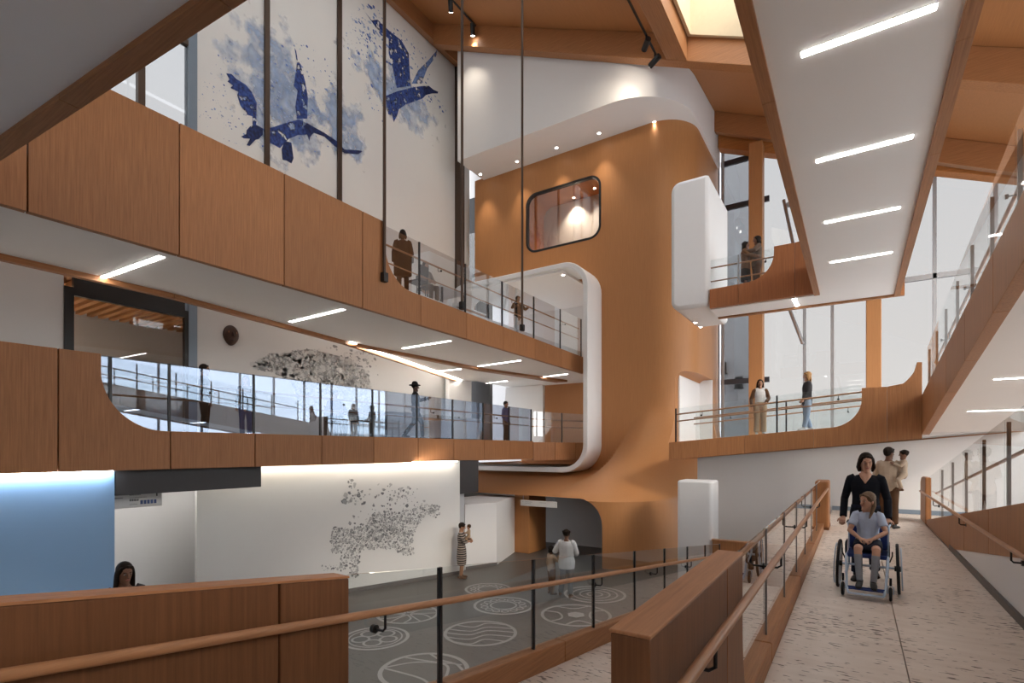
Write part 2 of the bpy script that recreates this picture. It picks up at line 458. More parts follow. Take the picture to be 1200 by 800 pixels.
# ---- the timber tower: one lofted solid, flared at the foot, openings cut through it
def tower_ring(z):
    base = []
    xr, r = -5.5, 1.6
    N = 80
    for i in range(N + 1):
        x = -16.0 + (xr - r + 16.0) * i / N
        base.append((x, 21.2, 0.0, -1.0))
    for i in range(1, 17):
        a = PI / 2 * i / 16
        base.append((xr - r + r * math.sin(a), 21.2 + r - r * math.cos(a), math.sin(a), -math.cos(a)))
    for i in range(1, 9): base.append((xr, 22.8 + 3.6 * i / 8, 1.0, 0.0))
    out = []
    for x, y, nx, ny in base:
        t = min(1, max(0, (x + 9.4) / 2.3)); t = t * t * (3 - 2 * t)
        zs = 0.86 + (3.6 - 0.86) * t
        p = 1.25 + 0.65 * t
        g = min(1, max(0, (zs - z) / (zs - 0.1))) ** p
        out.append((x + nx * 0.9 * g, y + ny * 5.0 * g))
    out += [(-5.5, 26.45), (-16.0, 26.45)]
    return out
zs_ = [GZ - 0.1] + [-2.0 + 0.12 * k for k in range(47)] + [3.75, 4.5, 5.5, 7, 9, 11, 13, 15.2]
rings = [tower_ring(z) for z in zs_]
nr = len(rings[0]); tv = [(x, y, z) for z, rg in zip(zs_, rings) for x, y in rg]; tf = []
for j in range(len(zs_) - 1):
    tf += [(j * nr + i, j * nr + (i + 1) % nr, (j + 1) * nr + (i + 1) % nr, (j + 1) * nr + i) for i in range(nr)]
tf += [tuple(range(nr - 1, -1, -1)), tuple(range((len(zs_) - 1) * nr, len(zs_) * nr))]
tower = struct('wall_tower', MB().add(tv, tf), wdT)
cuts = []
def cutter(mb):
    o = obj('cutter', mb, wdT); cuts.append(o)
    m = tower.modifiers.new('cut', 'BOOLEAN'); m.operation = 'DIFFERENCE'; m.object = o; m.solver = 'EXACT'
WX0, WX1, WZ0, WZ1 = -13.0, -9.2, 10.92, 13.7
cutter(MB().prism(rrect(-16.5, -9.36, 1.0, 9.42, 0.95), 'Y', 18.8, 25.6))
cutter(MB().prism(rrect(WX0, WX1, WZ0, WZ1, 0.55), 'Y', 20, 24.2))
cutter(MB().prism(rrect(-15.6, -7.0, GZ - 0.3, 0.1, 0.85, corners=(0, 0, 1, 0)), 'Y', 10, 20.5))
cutter(MB().prism(rrect(-6.12, -3.0, 2.0, 4.95, 0.35, corners=(0, 0, 0, 1)), 'Y', 17, 25.4))
baked(tower)
for o in cuts: bpy.data.objects.remove(o)
tower.data.shade_smooth(); tower.data.set_sharp_from_angle(angle=math.radians(30))
# rooms inside the tower openings
struct('wall_tower_room', MB().box(-12.99, -9.21, 22.9, 23.0, 10.93, 13.69), white)
f0, f1 = rrect(WX0 + 0.005, WX1 - 0.005, WZ0 + 0.005, WZ1 - 0.005, 0.54), rrect(WX0 + 0.10, WX1 - 0.10, WZ0 + 0.10, WZ1 - 0.10, 0.46)
nf = len(f0); fv = []
for y in (21.19, 21.36): fv += [(x, y, z) for x, z in f0] + [(x, y, z) for x, z in f1]
ff = []
for i in range(nf):
    j = (i + 1) % nf
    ff += [(i, j, nf + j, nf + i), (2 * nf + i, 3 * nf + i, 3 * nf + j, 2 * nf + j), (i, 2 * nf + i, 2 * nf + j, j), (nf + i, nf + j, 3 * nf + j, 3 * nf + i)]
w7 = struct('window_7', MB().add(fv, ff), black)
obj('glass_pane', MB().prism(f1, 'Y', 21.27, 21.285), glass('tower_glass', (0.82, 0.80, 0.78), 1.6, 0.10), w7)
struct('wall_upper_portal', MB().box(-16.3, -11.2, 25.3, 25.5, L2Z, 9.4).box(-11.2, -9.5, 25.3, 25.5, 8.2, 9.4), white)
struct('ceiling_portal', MB().box(-16.0, -10.45, 19.95, 25.4, 9.3, 9.39), soffit_m)
struct('wall_gallery_portal', MB().box(-16.3, -13.9, 24.4, 24.6, L1Z, 5.2), white)
struct('wall_arch_back', MB().box(-15.5, -7.02, 19.6, 19.8, GZ, 0.099), grey)
struct('wall_passage', MB().box(-6.1, -5.51, 25.2, 25.38, L1Z, 4.94).box(-6.11, -6.05, 21.9, 25.2, L1Z, 4.94), frame_w)
# white sleeve round both gallery mouths
o1, i1 = rrect(-16.75, -9.18, 0.80, 9.62, 1.15, 10), rrect(-16.5, -9.40, 1.02, 9.40, 0.95, 10)
n = len(o1); sv = []
for y in (19.8, 21.6): sv += [(x, y, z) for x, z in o1] + [(x, y, z) for x, z in i1]
sf = []
for i in range(n):
    j = (i + 1) % n
    sf += [(i, j, n + j, n + i), (2 * n + i, 3 * n + i, 3 * n + j, 2 * n + j), (i, 2 * n + i, 2 * n + j, j), (n + i, n + j, 3 * n + j, 3 * n + i)]
slv = struct('trim_9', MB().add(sv, sf), frame_w, smooth=True, bevel=0.03)
# ---- white bulkhead over the tower, rounded at its right corner
out = [(-15.45, 19.15)] + [(-8.0 + 2.6 * math.sin(a), 21.75 - 2.6 * math.cos(a)) for a in [PI / 2 * k / 20 for k in range(21)]] + [(-5.4, 26.4), (-15.45, 26.4)]
nb = len(out)
bv = [(x, y, 15.1) for x, y in out] + [(x, y, ROOF(x, y) - 0.02) for x, y in out]
struct('ceiling_bulkhead', MB().add(bv, [tuple(range(nb)), tuple(range(2 * nb - 1, nb - 1, -1))] + [(i, (i + 1) % nb, nb + (i + 1) % nb, nb + i) for i in range(nb)]), white, smooth=True)
# dark recess left of the tower
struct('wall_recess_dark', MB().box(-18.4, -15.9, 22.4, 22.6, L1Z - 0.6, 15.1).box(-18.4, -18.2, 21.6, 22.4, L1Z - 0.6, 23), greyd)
struct('wall_recess_white', MB().box(-18.4, -15.46, 22.4, 22.6, 15.11, 22.0), white)
dr = struct('door_1', MB().box(-17.7, -17.58, 22.2, 22.39, L2Z, 13.2).box(-16.75, -16.62, 22.2, 22.39, L2Z, 13.2).box(-17.58, -16.75, 22.2, 22.39, 9.6, 9.75), black)
obj('door_leaf', MB().box(-17.58, -16.75, 22.3, 22.35, L2Z, 9.6), wdK, dr)
obj('glass_pane', MB().box(-17.58, -16.75, 22.32, 22.34, 9.75, 13.2), glzD, dr)
# ---- white block with rounded lower edge, between tower and upper landing
bx = rrect(-4.93, -3.76, 6.15, 10.2, 0.3, 8, (1, 0, 0, 1))
wbox = MB().prism(bx, 'Y', 16.8, 19.7)
struct('wall_white_block', wbox, frame_w, smooth=True, bevel=0.12)
struct('wall_white_pier', MB().prism(rrect(-4.42, -3.42, 15.7, 16.6, 0.12), 'Z', GZ, 0.86), frame_w, smooth=True, bevel=0.06)
# ---- landings on the right
LT = lambda x: 2.0 + 0.085 * (x + 4.8)
LB = lambda x: 1.45 + 0.094 * (x + 4.8)
def land(mb, x0, x1, y0, y1, dt, db):
    return mb.hexa([(x0, y0, LB(x0) + db), (x1, y0, LB(x1) + db), (x1, y1, LB(x1) + db), (x0, y1, LB(x0) + db),
                    (x0, y0, LT(x0) + dt), (x1, y0, LT(x1) + dt), (x1, y1, LT(x1) + dt), (x0, y1, LT(x0) + dt)])
struct('floor_far_landing', land(MB(), -4.92, 3.5, 16.95, 26.5, 0.0, 0.06), soffit_m)
struct('floor_passage', MB().box(-6.08, -5.56, 21.9, 25.3, 1.9, 1.99), grey)
struct('trim_10', land(MB(), -4.9, 3.5, 17.9, 18.0, -0.5, 0.0), wdX)
struct('wall_under_landing', MB().prism([(-4.4, GZ), (3.6, GZ), (3.6, LB(3.6) + 0.05), (-4.4, LB(-4.4) + 0.05)], 'Y', 18.05, 18.25), white)
struct('floor_walkway_end', MB().box(-0.58, 3.5, 16.0, 18.05, -0.31, -0.001), travertine())
struct('baseboard_end', MB().box(-0.58, 3.5, 18.03, 18.05, 0.0, 0.12), plain('skirting_blue', (0.22, 0.27, 0.33, 1), 0.5))
# upper landing and the bridge overhead
BZ = 6.0
bs = MB().box(-3.74, 0.99, 16.95, 18.0, BZ + 0.05, BZ + 0.42).box(-0.83, 0.88, -6, 16.95, BZ + 0.05, BZ + 0.42)
struct('ceiling_bridge', bs, soffit_m)
struct('trim_11', MB().box(-3.74, 1.12, 18.0, 18.14, BZ, BZ + 0.6), wdX)
lips = MB()
for k in range(9):
    ya, yb = -6 + k * 2.54 + 0.45, -6 + (k + 1) * 2.54 + 0.442
    if ya > 16.8: break
    lips.box(-0.97, -0.83, ya, min(yb, 16.8), BZ, BZ + 0.9).box(0.88, 1.02, ya, min(yb, 18.0), BZ, BZ + 0.9)
lips.box(0.88, 1.02, 17.31, 17.99, BZ, BZ + 0.9)
struct('trim_12', lips, wdY)
# the near soffit, upper left: a bridge between gallery and ramps
A, B = at(0, 189, Z=5.16), at(290, 0, Z=5.16)
dn = (B - A); dn.z = 0; dn.normalize(); pn = Vector((dn.y, -dn.x, 0))
A0, B0 = A - dn * 0.95, A + dn * 11.5
def strip(a, b, w0, w1, z0, z1):
    q = [a + pn * w0, b + pn * w0, b + pn * w1, a + pn * w1]
    return [(p.x, p.y, z0) for p in q] + [(p.x, p.y, z1) for p in q]
ls = MB(); jj = [0.0, 4.35, 6.42, 8.5, 10.6, 13.1]
jl = [(-1.6 + 1.6), 0]
S0 = (at(258, 127 / 3 + 0, Z=5.16) - A).dot(dn)
jn = [-0.95, (at(92, 127, Z=5.16) - A).dot(dn), (at(272, 11, Z=5.16) - A).dot(dn), 6.4, 8.7, 11.5]
for a, b in zip(jn[:-1], jn[1:]):
    ls.hexa(strip(A + dn * (a + 0.005), A + dn * (b - 0.005), 0, 0.17, 5.16, 6.0))
struct('trim_13', ls, wdX)
struct('ceiling_near_bridge', MB().hexa(strip(A0, B0, 0.171, 4.5, 5.22, 5.9)), soffit_m)
# ---- roof boards with a skylight, laid to one fall
def roof_piece(mb, x0, x1, y0, y1, t=0.25):
    return mb.hexa([(x0, y0, ROOF(x0, y0)), (x1, y0, ROOF(x1, y0)), (x1, y1, ROOF(x1, y1)), (x0, y1, ROOF(x0, y1)),
                    (x0, y0, ROOF(x0, y0) + t), (x1, y0, ROOF(x1, y0) + t), (x1, y1, ROOF(x1, y1) + t), (x0, y1, ROOF(x0, y1) + t)])
SKX0, SKX1, SKY0, SKY1 = -4.75, -1.6, 9.0, 18.5
rf = MB()
RLX0, RLX1, RLY0, RLY1 = -14.5, -7.5, -6.0, 16.5           # an added rooflight, out of view, to brighten the hall
for (x0, x1, y0, y1) in ((-17.4, RLX0, -8, 19.13), (RLX0, RLX1, -8, RLY0), (RLX0, RLX1, RLY1, 19.13), (RLX1, SKX0 - .13, -8, 19.13), (SKX1 + .13, 6.7, -8, 19.13), (SKX0 - .13, SKX1 + .13, -8, SKY0 - .13), (SKX0 - .13, SKX1 + .13, SKY1 + .13, 19.13), (-17.4, 6.7, 19.13, 27)): roof_piece(rf, x0, x1, y0, y1)
struct('roof', rf, wdB)
cream = plain('skylight_lining', (0.62, 0.50, 0.33, 1), 0.7)
sk = MB()
for (x0, x1, y0, y1) in ((SKX0 - 0.12, SKX0, SKY0, SKY1), (SKX1, SKX1 + 0.12, SKY0, SKY1), (SKX0 - 0.12, SKX1 + 0.12, SKY0 - 0.12, SKY0), (SKX0 - 0.12, SKX1 + 0.12, SKY1, SKY1 + 0.12)):
    sk.hexa([(x0, y0, ROOF(x0) - 0.12), (x1, y0, ROOF(x1) - 0.12), (x1, y1, ROOF(x1) - 0.12), (x0, y1, ROOF(x0) - 0.12), (x0, y0, ROOF(x0) + 2.3), (x1, y0, ROOF(x1) + 2.3), (x1, y1, ROOF(x1) + 2.3), (x0, y1, ROOF(x0) + 2.3)])
w3 = struct('window_3', sk, cream)
x0, x1 = SKX0, SKX1
obj('glass_pane', MB().hexa([(x0, SKY0, ROOF(x0) + 2.2), (x1, SKY0, ROOF(x1) + 2.2), (x1, SKY1, ROOF(x1) + 2.2), (x0, SKY1, ROOF(x0) + 2.2), (x0, SKY0, ROOF(x0) + 2.22), (x1, SKY0, ROOF(x1) + 2.22), (x1, SKY1, ROOF(x1) + 2.22), (x0, SKY1, ROOF(x0) + 2.22)]), glzW, w3)
x0, x1 = RLX0, RLX1
w6 = struct('window_added_rooflight', MB().hexa([(x0 - .1, RLY0 - .1, ROOF(x0) + .1), (x0, RLY0 - .1, ROOF(x0) + .1), (x0, RLY1, ROOF(x0) + .1), (x0 - .1, RLY1, ROOF(x0) + .1), (x0 - .1, RLY0 - .1, ROOF(x0) + .5), (x0, RLY0 - .1, ROOF(x0) + .5), (x0, RLY1, ROOF(x0) + .5), (x0 - .1, RLY1, ROOF(x0) + .5)]), cream)
obj('glass_pane', MB().hexa([(x0, RLY0, ROOF(x0) + .4), (x1, RLY0, ROOF(x1) + .4), (x1, RLY1, ROOF(x1) + .4), (x0, RLY1, ROOF(x0) + .4), (x0, RLY0, ROOF(x0) + .42), (x1, RLY0, ROOF(x1) + .42), (x1, RLY1, ROOF(x1) + .42), (x0, RLY1, ROOF(x0) + .42)]), glzF, w6)
# ---- window wall at the far end
WY = 26.5
mul = MB()
for x in (-5.3, -4.0, -1.9, -0.85, 2.6, 4.4, 6.2): mul.box(x - 0.06, x + 0.06, WY, WY + 0.14, 1.9, ROOF(x, WY) - 0.3)
for z in (8.6, 12.7): mul.box(-2.6, 6.2, WY, WY + 0.12, z - 0.10, z + 0.10)
w4 = struct('window_4', mul, mullm)
mul2 = MB()
for z in (4.96, 9.1, 13.2, 15.3): mul2.box(-5.39, -3.30, WY + 0.01, WY + 0.13, z - 0.12, z + 0.12)
obj('dark_transom', mul2, plain('transom_dark', (0.05, 0.05, 0.06, 1), 0.4), w4)
obj('glass_pane', MB().box(-5.39, 6.2, WY + 0.05, WY + 0.07, 1.9, 16.0), glzT, w4)
br = MB()
for a, b in (((-2.7, 12.9), (-1.95, 8.8)), ((-2.7, 8.7), (-1.95, 6.4))):
    br.tube([(a[0], WY - 0.1, a[1]), (b[0], WY - 0.1, b[1])], 0.07, 8)
obj('brace_rod', br, steel, w4)
struct('wall_far_sill', MB().prism([(-5.39, 1.5), (6.3, 1.5), (6.3, 2.5), (-5.39, 2.3)], 'Y', WY - 0.02, WY + 0.2), mullm)
struct('wall_outside', MB().box(-28, -5.55, 38, 38.4, -2, 24), plain('outside_render', (0.80, 0.83, 0.88, 1), 0.8))
struct('floor_outside', MB().box(-60, 60, 27.5, 90, GZ - 0.3, GZ - 0.1), plain('paving_outside', (0.55, 0.55, 0.54, 1), 0.8))
struct('wall_far', MB().box(-24, -5.45, 26.55, 26.8, GZ, 23.0), grey)
struct('wall_back', MB().box(-24, 6.5, -8.3, -8, GZ, 24), white)
struct('wall_right_blocking', MB().box(6.44, 6.7, -8, 26.5, GZ, 1.0).box(6.44, 6.7, -8, 6.5, 1.0, 6.5), white)  # unseen wall, shaped to block facade daylight from the foreground
# ---- glazed facade on the open side, seen only as reflections
fa = MB()
for k in range(18): fa.box(6.3, 6.42, -8 + k * 2.0, -7.92 + k * 2.0, GZ, ROOF(6.3) - 0.05)
for z in (2.0, 6.0, 9.5): fa.box(6.3, 6.42, -8, 26.5, z - 0.1, z + 0.1)
w5 = struct('window_5', fa, mullm)
obj('glass_pane', MB().box(6.34, 6.36, -8, 26.5, GZ, ROOF(6.3) - 0.05), glzW, w5)
# ================================================================ TIMBER FRAME, PARAPETS, BALUSTRADES
RU = lambda x, y=0.0: ROOF(x, y) - 0.95         # underside of the rafters
def slope_beam(name, label, x0, x1, y0, y1, grp=None, drop=0.0, mat=wdX):
    m = MB().hexa([(x, y, RU(x, y) - drop) for x, y in ((x0, y0), (x1, y0), (x1, y1), (x0, y1))] + [(x, y, ROOF(x, y) - 0.01) for x, y in ((x0, y0), (x1, y0), (x1, y1), (x0, y1))])
    return tag(obj(name, m, mat, bevel=0.015), label, 'beam', grp)
slope_beam('timber_rafter', 'long timber roof rafter running above the white bulkhead', -16.51, 6.2, 18.66, 19.11)
slope_beam('timber_rafter', 'darker timber rafter nearest the far window wall', -5.4, 6.2, 25.2, 25.6)
slope_beam('timber_purlin', 'timber purlin carrying a spotlight track beside the skylight', -5.62, -4.9, -6, 18.65, mat=wdY)
slope_beam('timber_wall_plate', 'timber beam along the top of the bird mural wall', -16.99, -16.52, -6, 20.84, mat=wdY)
hq = ((-5.38, 25.9), (6.2, 25.9), (6.2, 26.45), (-5.38, 26.45))
m = MB().hexa([(x, y, RU(x, 26) - 0.5 + 0.05 * (x + 5.4)) for x, y in hq] + [(x, y, ROOF(x, y) - 0.02) for x, y in hq])
tag(obj('window_header', m, wood('oak_orange', (0.55, 0.21, 0.06), axis='X'), bevel=0.01), 'bright orange timber header along the top of the far window', 'beam')
for px0, px1, z1, lab in ((877, 893, RU(-3.2, 25.1) - 0.03, 'tall timber column behind the hugging pair'), (1015, 1033, RU(0.75, 25.1) - 0.03, 'timber column below the overhead bridge, beside bare window')):
    a, b = at(px0, 300, Y=25.0), at(px1, 300, Y=25.0)
    tag(obj('timber_column', MB().box(a.x, b.x, 25.05, 25.7, 2.05, z1), wdT, bevel=0.02), lab, 'column')
a, b = at(603, 640, Y=17.0), at(620, 640, Y=17.0)
tag(obj('timber_column', MB().box(a.x, b.x, 17.0, 18.3, GZ, 0.12), wdT, bevel=0.02), 'short timber pier standing inside the ground floor arch', 'column')
# ---- hanger rods of the upper gallery
for px, zb, lab in ((450.5, 7.4, 'thin steel hanger rod at the end of the high parapet'), (541.5, 6.0, 'thin steel hanger rod beside the bird mural end'), (612, 6.0, 'thin steel hanger rod in front of the tower window')):
    y = at(px, 300, X=-9.83).y
    r = thing('hanger_rod', lab, 'rod', (-9.83, y, 5.95), 'hanger rods of the upper gallery')
    obj('rod', MB().cyl((-9.83, y, (5.95 + RU(-9.9)) / 2 + 0.3), (0, 0, 1), 0.042, RU(-9.9) - 5.95 + 0.6, 10), bronze, r, smooth=True)
    obj('foot_clamp', MB().box(-9.895, -9.765, y - 0.07, y + 0.07, 5.93, 6.15), black, r)
# ---- parapets
def arc(cx, cy, r, a0, a1, n=10): return [(cx + r * math.cos(a0 + (a1 - a0) * k / n), cy + r * math.sin(a0 + (a1 - a0) * k / n)) for k in range(n + 1)]
def panel_row(t, polys, axis, lo, hi, mat=wd):
    for k, p in enumerate(polys):
        obj('panel', MB().prism(p, axis, lo, hi), mat, t, bevel=0.006)
G_ = 0.009
GF = 0.003
# lower gallery
t = thing('gallery_parapet', 'oak panelled parapet along the lower gallery with a rounded step down', 'parapet', (L1X, 3, 1.4))
js = [-3.5, -1.84, -0.17, 1.5, 3.17, 4.84, 6.51, 8.2, 9.84, 11.55, 13.2, 14.85, 16.5, 18.17]
zb, zh, zl = 1.39, 3.39, 2.10
ps = []
for a, b in zip(js[:-1], js[1:]):
    if b <= 3.2: ps.append([(a + G_, zb), (b - G_, zb), (b - G_, zh), (a + G_, zh)])
    elif a < 4: ps.append([(a + G_, zb), (b - G_, zb), (b - G_, zl)] + arc(4.75, zl + 1.0, 1.0, -PI / 2, -PI, 12)[0:] + [(3.75, zh), (a + G_, zh)])
    else: ps.append([(a + G_, zb), (b - G_, zb), (b - G_, zl), (a + G_, zl)])
panel_row(t, ps, 'X', L1X - 0.12, L1X)
d2 = Vector((-9.7 - L1X, 21.6 - 18.18, 0)).normalized(); n2 = Vector((-d2.y, d2.x, 0)) * 0.12
for s0, s1 in ((0.01, 1.18), (1.2, 2.39), (2.41, 3.55)):
    q = [Vector((L1X, 18.18, 0)) + d2 * s0, Vector((L1X, 18.18, 0)) + d2 * s1]
    q = [q[0], q[1], q[1] + n2, q[0] + n2]
    obj('panel', MB().hexa([(p.x, p.y, 1.33) for p in q] + [(p.x, p.y, 2.06) for p in q]), wd, t, bevel=0.006)
# upper gallery
t = thing('gallery_parapet', 'oak panelled parapet along the upper gallery, high at its near end', 'parapet', (L2X, 3, 5.15))
js = [-3.56, -1.52, 0.52, 2.56, 4.58, 6.6, 8.67, 10.69, 12.71, 14.71, 16.79, 18.87, 20.95]
zb, zh = 5.15, 7.46
ps = []
for a, b in zip(js[:-1], js[1:]):
    zt = 5.95 - max(0, (a - 10.7)) * 0.018; zt2 = 5.95 - max(0, (b - 10.7)) * 0.018
    bb = zb - max(0, (a - 8.67)) * 0.008; bb2 = zb - max(0, (b - 8.67)) * 0.008
    if b <= 8.7: ps.append([(a + G_, zb), (b - G_, zb), (b - G_, zh), (a + G_, zh)])
    elif a < 9: ps.append([(a + G_, bb), (b - G_, bb2), (b - G_, 5.95)] + arc(10.35, 6.9, 0.95, -PI / 2, -PI, 12) + [(9.4, zh), (a + G_, zh)])
    else: ps.append([(a + G_, bb), (b - G_, bb2), (b - G_, zt2), (a + G_, zt)])
panel_row(t, ps, 'X', L2X - 0.12, L2X)
# far landing fascia (right), with rounded rise and fin
t = thing('landing_parapet', 'oak fascia of the far landing rising to a high rounded end', 'parapet', (-2, 16.85, 1.6))
F0, F1 = 16.8, 16.93
xs = [-4.98, -4.0, -2.75, -0.98, 0.68]
for k, (a, b) in enumerate(zip(xs[:-1], xs[1:])):
    if k < 3: p = [(a + GF, LB(a)), (b - GF, LB(b)), (b - GF, LT(b)), (a + GF, LT(a))]
    else: p = [(a + GF, LB(a)), (b - GF, LB(b)), (b - GF, 3.39), (0.13, 3.39)] + arc(-0.62, LT(-0.62) + 0.75, 0.75, 0, -PI / 2, 12) + [(a + GF, LT(a))]
    obj('panel', MB().prism(p, 'Y', F0, F1), wd, t, bevel=0.006)
p = [(0.683, LB(0.683)), (1.399, LB(1.399)), (1.399, 3.96), (1.30, 3.97)] + [(1.30 - 0.28 * s, 3.95 - 0.5 * (s ** 0.55)) for s in (0.2, 0.4, 0.6, 0.8, 1.0)] + [(0.683, 3.39)]
obj('panel', MB().prism(p, 'Y', F0, F1), wd, t, bevel=0.006)
# upper landing fascia
t = thing('landing_parapet', 'dark oak fascia of the upper landing below the hugging pair', 'parapet', (-2, 16.85, 6.1))
for a, b in ((-3.74, -2.93), (-2.92, -1.45), (-1.44, -0.98)):
    if a < -2.95: p = [(a, 6.07), (b, 6.07), (b, 6.66), (a, 6.64)]
    elif a < -2: p = [(a, 6.07), (b, 6.07), (b, 7.58), (-1.97, 7.58)] + arc(-2.7, 7.4, 0.73, 0, -PI / 2, 12) + [(a, 6.66)]
    else: p = [(a, 6.07), (b, 6.07), (b, 7.60), (a, 7.58)]
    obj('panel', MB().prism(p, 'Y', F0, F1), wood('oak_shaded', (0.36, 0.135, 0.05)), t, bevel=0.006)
# fascia of the right upper ramp
ZB = lambda y: 3.64 - 0.154 * (y - 7.18)
ZT2 = lambda y: 4.34 - 0.124 * (y - 7.18)
t = thing('ramp_fascia', 'sloping oak fascia of the upper right ramp', 'parapet', (1.4, 9, 3.3))
js = [0.6, 2.6, 4.6, 6.6, 8.6, 10.6, 12.6, 14.6, 16.94]
for a, b in zip(js[:-1], js[1:]):
    obj('panel', MB().prism([(a + G_, ZB(a)), (b - G_, ZB(b)), (b - G_, ZT2(b)), (a + G_, ZT2(a))], 'X', 1.40, 1.56), wd, t, bevel=0.006)
struct('ceiling_right_ramp', MB().prism([(0.6, ZB(0.6) + 0.05), (16.93, ZB(16.93) + 0.05), (16.93, ZB(16.93) + 0.55), (0.6, ZB(0.6) + 0.55)], 'X', 1.57, 3.5), soffit_m)
struct('trim_14', MB().prism([(0.6, ZB(0.6)), (16.93, ZB(16.93)), (16.93, ZB(16.93) + 0.7), (0.6, ZB(0.6) + 0.7)], 'X', 3.505, 3.62), wdY)
# ---- balustrades
def brace(mb, x, y, z, dx, dy=0.0):
    """black rail bracket: drops from the rail, turns to the glass"""
    mb.tube([(x, y, z - 0.02), (x, y, z - 0.11), (x + dx * 0.2, y + dy * 0.2, z - 0.13), (x + dx, y + dy, z - 0.13)], 0.009, 8)
    mb.cyl((x + dx, y + dy, z - 0.13), (dx, dy, 0), 0.028, 0.03, 12)
    return mb
def balustrade(label, X, ys, zb, zt, rails=(), axis='Y', gm=None, pm=None, group=None, kerb=None, pw=0.022, posts=None, gaps=True, cat='balustrade', brk=(), rm=None):
    """glass between posts along a line; X is the fixed coordinate; zb / zt give base and top heights"""
    P = (lambda a, o=0.0: (X + o, a)) if axis == 'Y' else (lambda a, o=0.0: (a, X + o))
    c = P((ys[0] + ys[-1]) / 2)
    t = thing('glass_balustrade', label, cat, (c[0], c[1], zb((ys[0] + ys[-1]) / 2)), group)
    ax = 'X' if axis == 'Y' else 'Y'
    for a, b in zip(ys[:-1], ys[1:]):
        g = 0.012 if gaps else 0.0
        obj('glass_panel', MB().prism([(a + g, zb(a)), (b - g, zb(b)), (b - g, zt(b)), (a + g, zt(a))], ax, X - 0.007, X + 0.007), gm or glz, t)
    for a in (posts if posts is not None else ys):
        x, y = P(a)
        obj('post', MB().box(x - pw, x + pw, y - pw, y + pw, zb(a) - 0.02, zt(a) + 0.0), pm or black, t)
    for off, zr, a, b, r in rails:
        pts = []
        nseg = 8
        for k in range(nseg + 1):
            s = a + (b - a) * k / nseg; x, y = P(s, off); pts.append((x, y, zr(s)))
        obj('handrail', MB().tube(pts, r, 12), rm or rail_m, t, smooth=True)
    for off, zr, s in brk:
        x, y = P(s, off)
        dx, dy = (-off, 0.0) if axis == 'Y' else (0.0, -off)
        obj('bracket', brace(MB(), x, y, zr(s) , dx, dy), black, t, smooth=True)
    return t
C_ = lambda v: (lambda s: v)
# walkway left guard with kerb, two rails
ys = [3.62, 5.05, 6.45, 7.85, 9.25, 10.65, 12.05, 13.42]
t = balustrade('glass balustrade with two oak rails along the walkway', -0.66, ys, C_(0.16), C_(1.07),
               rails=((0.14, C_(0.90), 0.3, 13.6, 0.024), (-0.14, C_(0.84), 3.6, 13.6, 0.022)), posts=ys[1:-1],
               pm=plain('post_steel', (0.22, 0.20, 0.19, 1), 0.4, 0.5), pw=0.014,
               brk=((0.14, C_(0.90), 2.45), (0.14, C_(0.90), 4.9), (0.14, C_(0.90), 7.6), (0.14, C_(0.90), 10.4), (-0.14, C_(0.84), 5.2), (-0.14, C_(0.84), 8.0)))
for a, b in ((3.0, 4.85), (4.858, 7.6), (7.608, 10.4), (10.408, 13.4)):
    obj('kerb', MB().box(-0.745, -0.585, a, b, -0.28, 0.15), wdY, t, bevel=0.012)
t = thing('guard_wall', 'low oak guard block with a wide flat top, right in the foreground', 'guard wall', (-0.66, 2.6, 0))
obj('panel', MB().box(-0.745, -0.6, 1.80, 3.12, -0.28, 1.09), wdK, t, bevel=0.006)
obj('panel', MB().prism([(3.13, -0.28), (3.8, -0.28), (3.8, 0.15)] + [(3.8 - 0.2 * math.sin(k * PI / 16), 0.15 + 0.55 * (1 - math.cos(k * PI / 16))) for k in range(9)] + [(3.6, 1.09), (3.13, 1.09)], 'X', -0.745, -0.6), wdK, t, bevel=0.006)
obj('cap', MB().box(-0.75, -0.595, 1.795, 3.6, 1.091, 1.105), wood('oak_cap', (0.42, 0.19, 0.085), axis='Y'), t, bevel=0.004)
t = thing('newel_block', 'tall oak newel block where the walkway balustrade ends', 'newel', (-0.66, 13.9, 0))
obj('block', MB().box(-0.76, -0.5, 13.42, 14.3, 0, 1.06), wd, t, bevel=0.03)
obj('plinth', MB().box(-0.77, -0.49, 13.41, 14.31, 0, 0.06), wdK, t)
# lower ramp balustrade
zt_ = lambda y: 0.86 - 0.131 * (y - 3.07)
zb_ = lambda y: -0.02 - 0.131 * (y - 3.07)
zr_ = lambda y: 0.74 - 0.131 * (y - 2.17)
ys = [2.19, 3.07, 4.46, 5.87, 7.28, 8.69, 10.1, 11.5, 12.9]
t = balustrade('long glass balustrade of the descending ramp, in front of floor circles', -2.65, ys, zb_, zt_,
               rails=((0.10, zr_, 0.35, 13.4, 0.026),), posts=ys[1:], pw=0.015,
               brk=((0.10, zr_, 2.42), (0.10, zr_, 5.9), (0.10, zr_, 8.0), (0.10, zr_, 10.0), (0.10, zr_, 12.2)))
for a, b in ((2.19, 3.1), (3.108, 5.0), (5.008, 7.3), (7.308, 10.2), (10.208, 13.0)):
    obj('kerb', MB().prism([(a, zb_(a) - 0.26), (b, zb_(b) - 0.26), (b, zb_(b)), (a, zb_(a))], 'X', -2.73, -2.58), wdY, t, bevel=0.01)
t = thing('guard_wall', 'shaded oak guard panel with sloping top across the lower left corner', 'guard wall', (-2.65, 1, 0))
for a, b in ((-1.2, 0.0), (0.009, 1.70), (1.712, 2.17)):
    obj('panel', MB().prism([(a, -0.5), (b, -0.5), (b, 0.965 - 0.138 * (b - 2.17)), (a, 0.965 - 0.138 * (a - 2.17))], 'X', -2.74, -2.6), wdK, t, bevel=0.006)
a, b = -1.2, 2.17
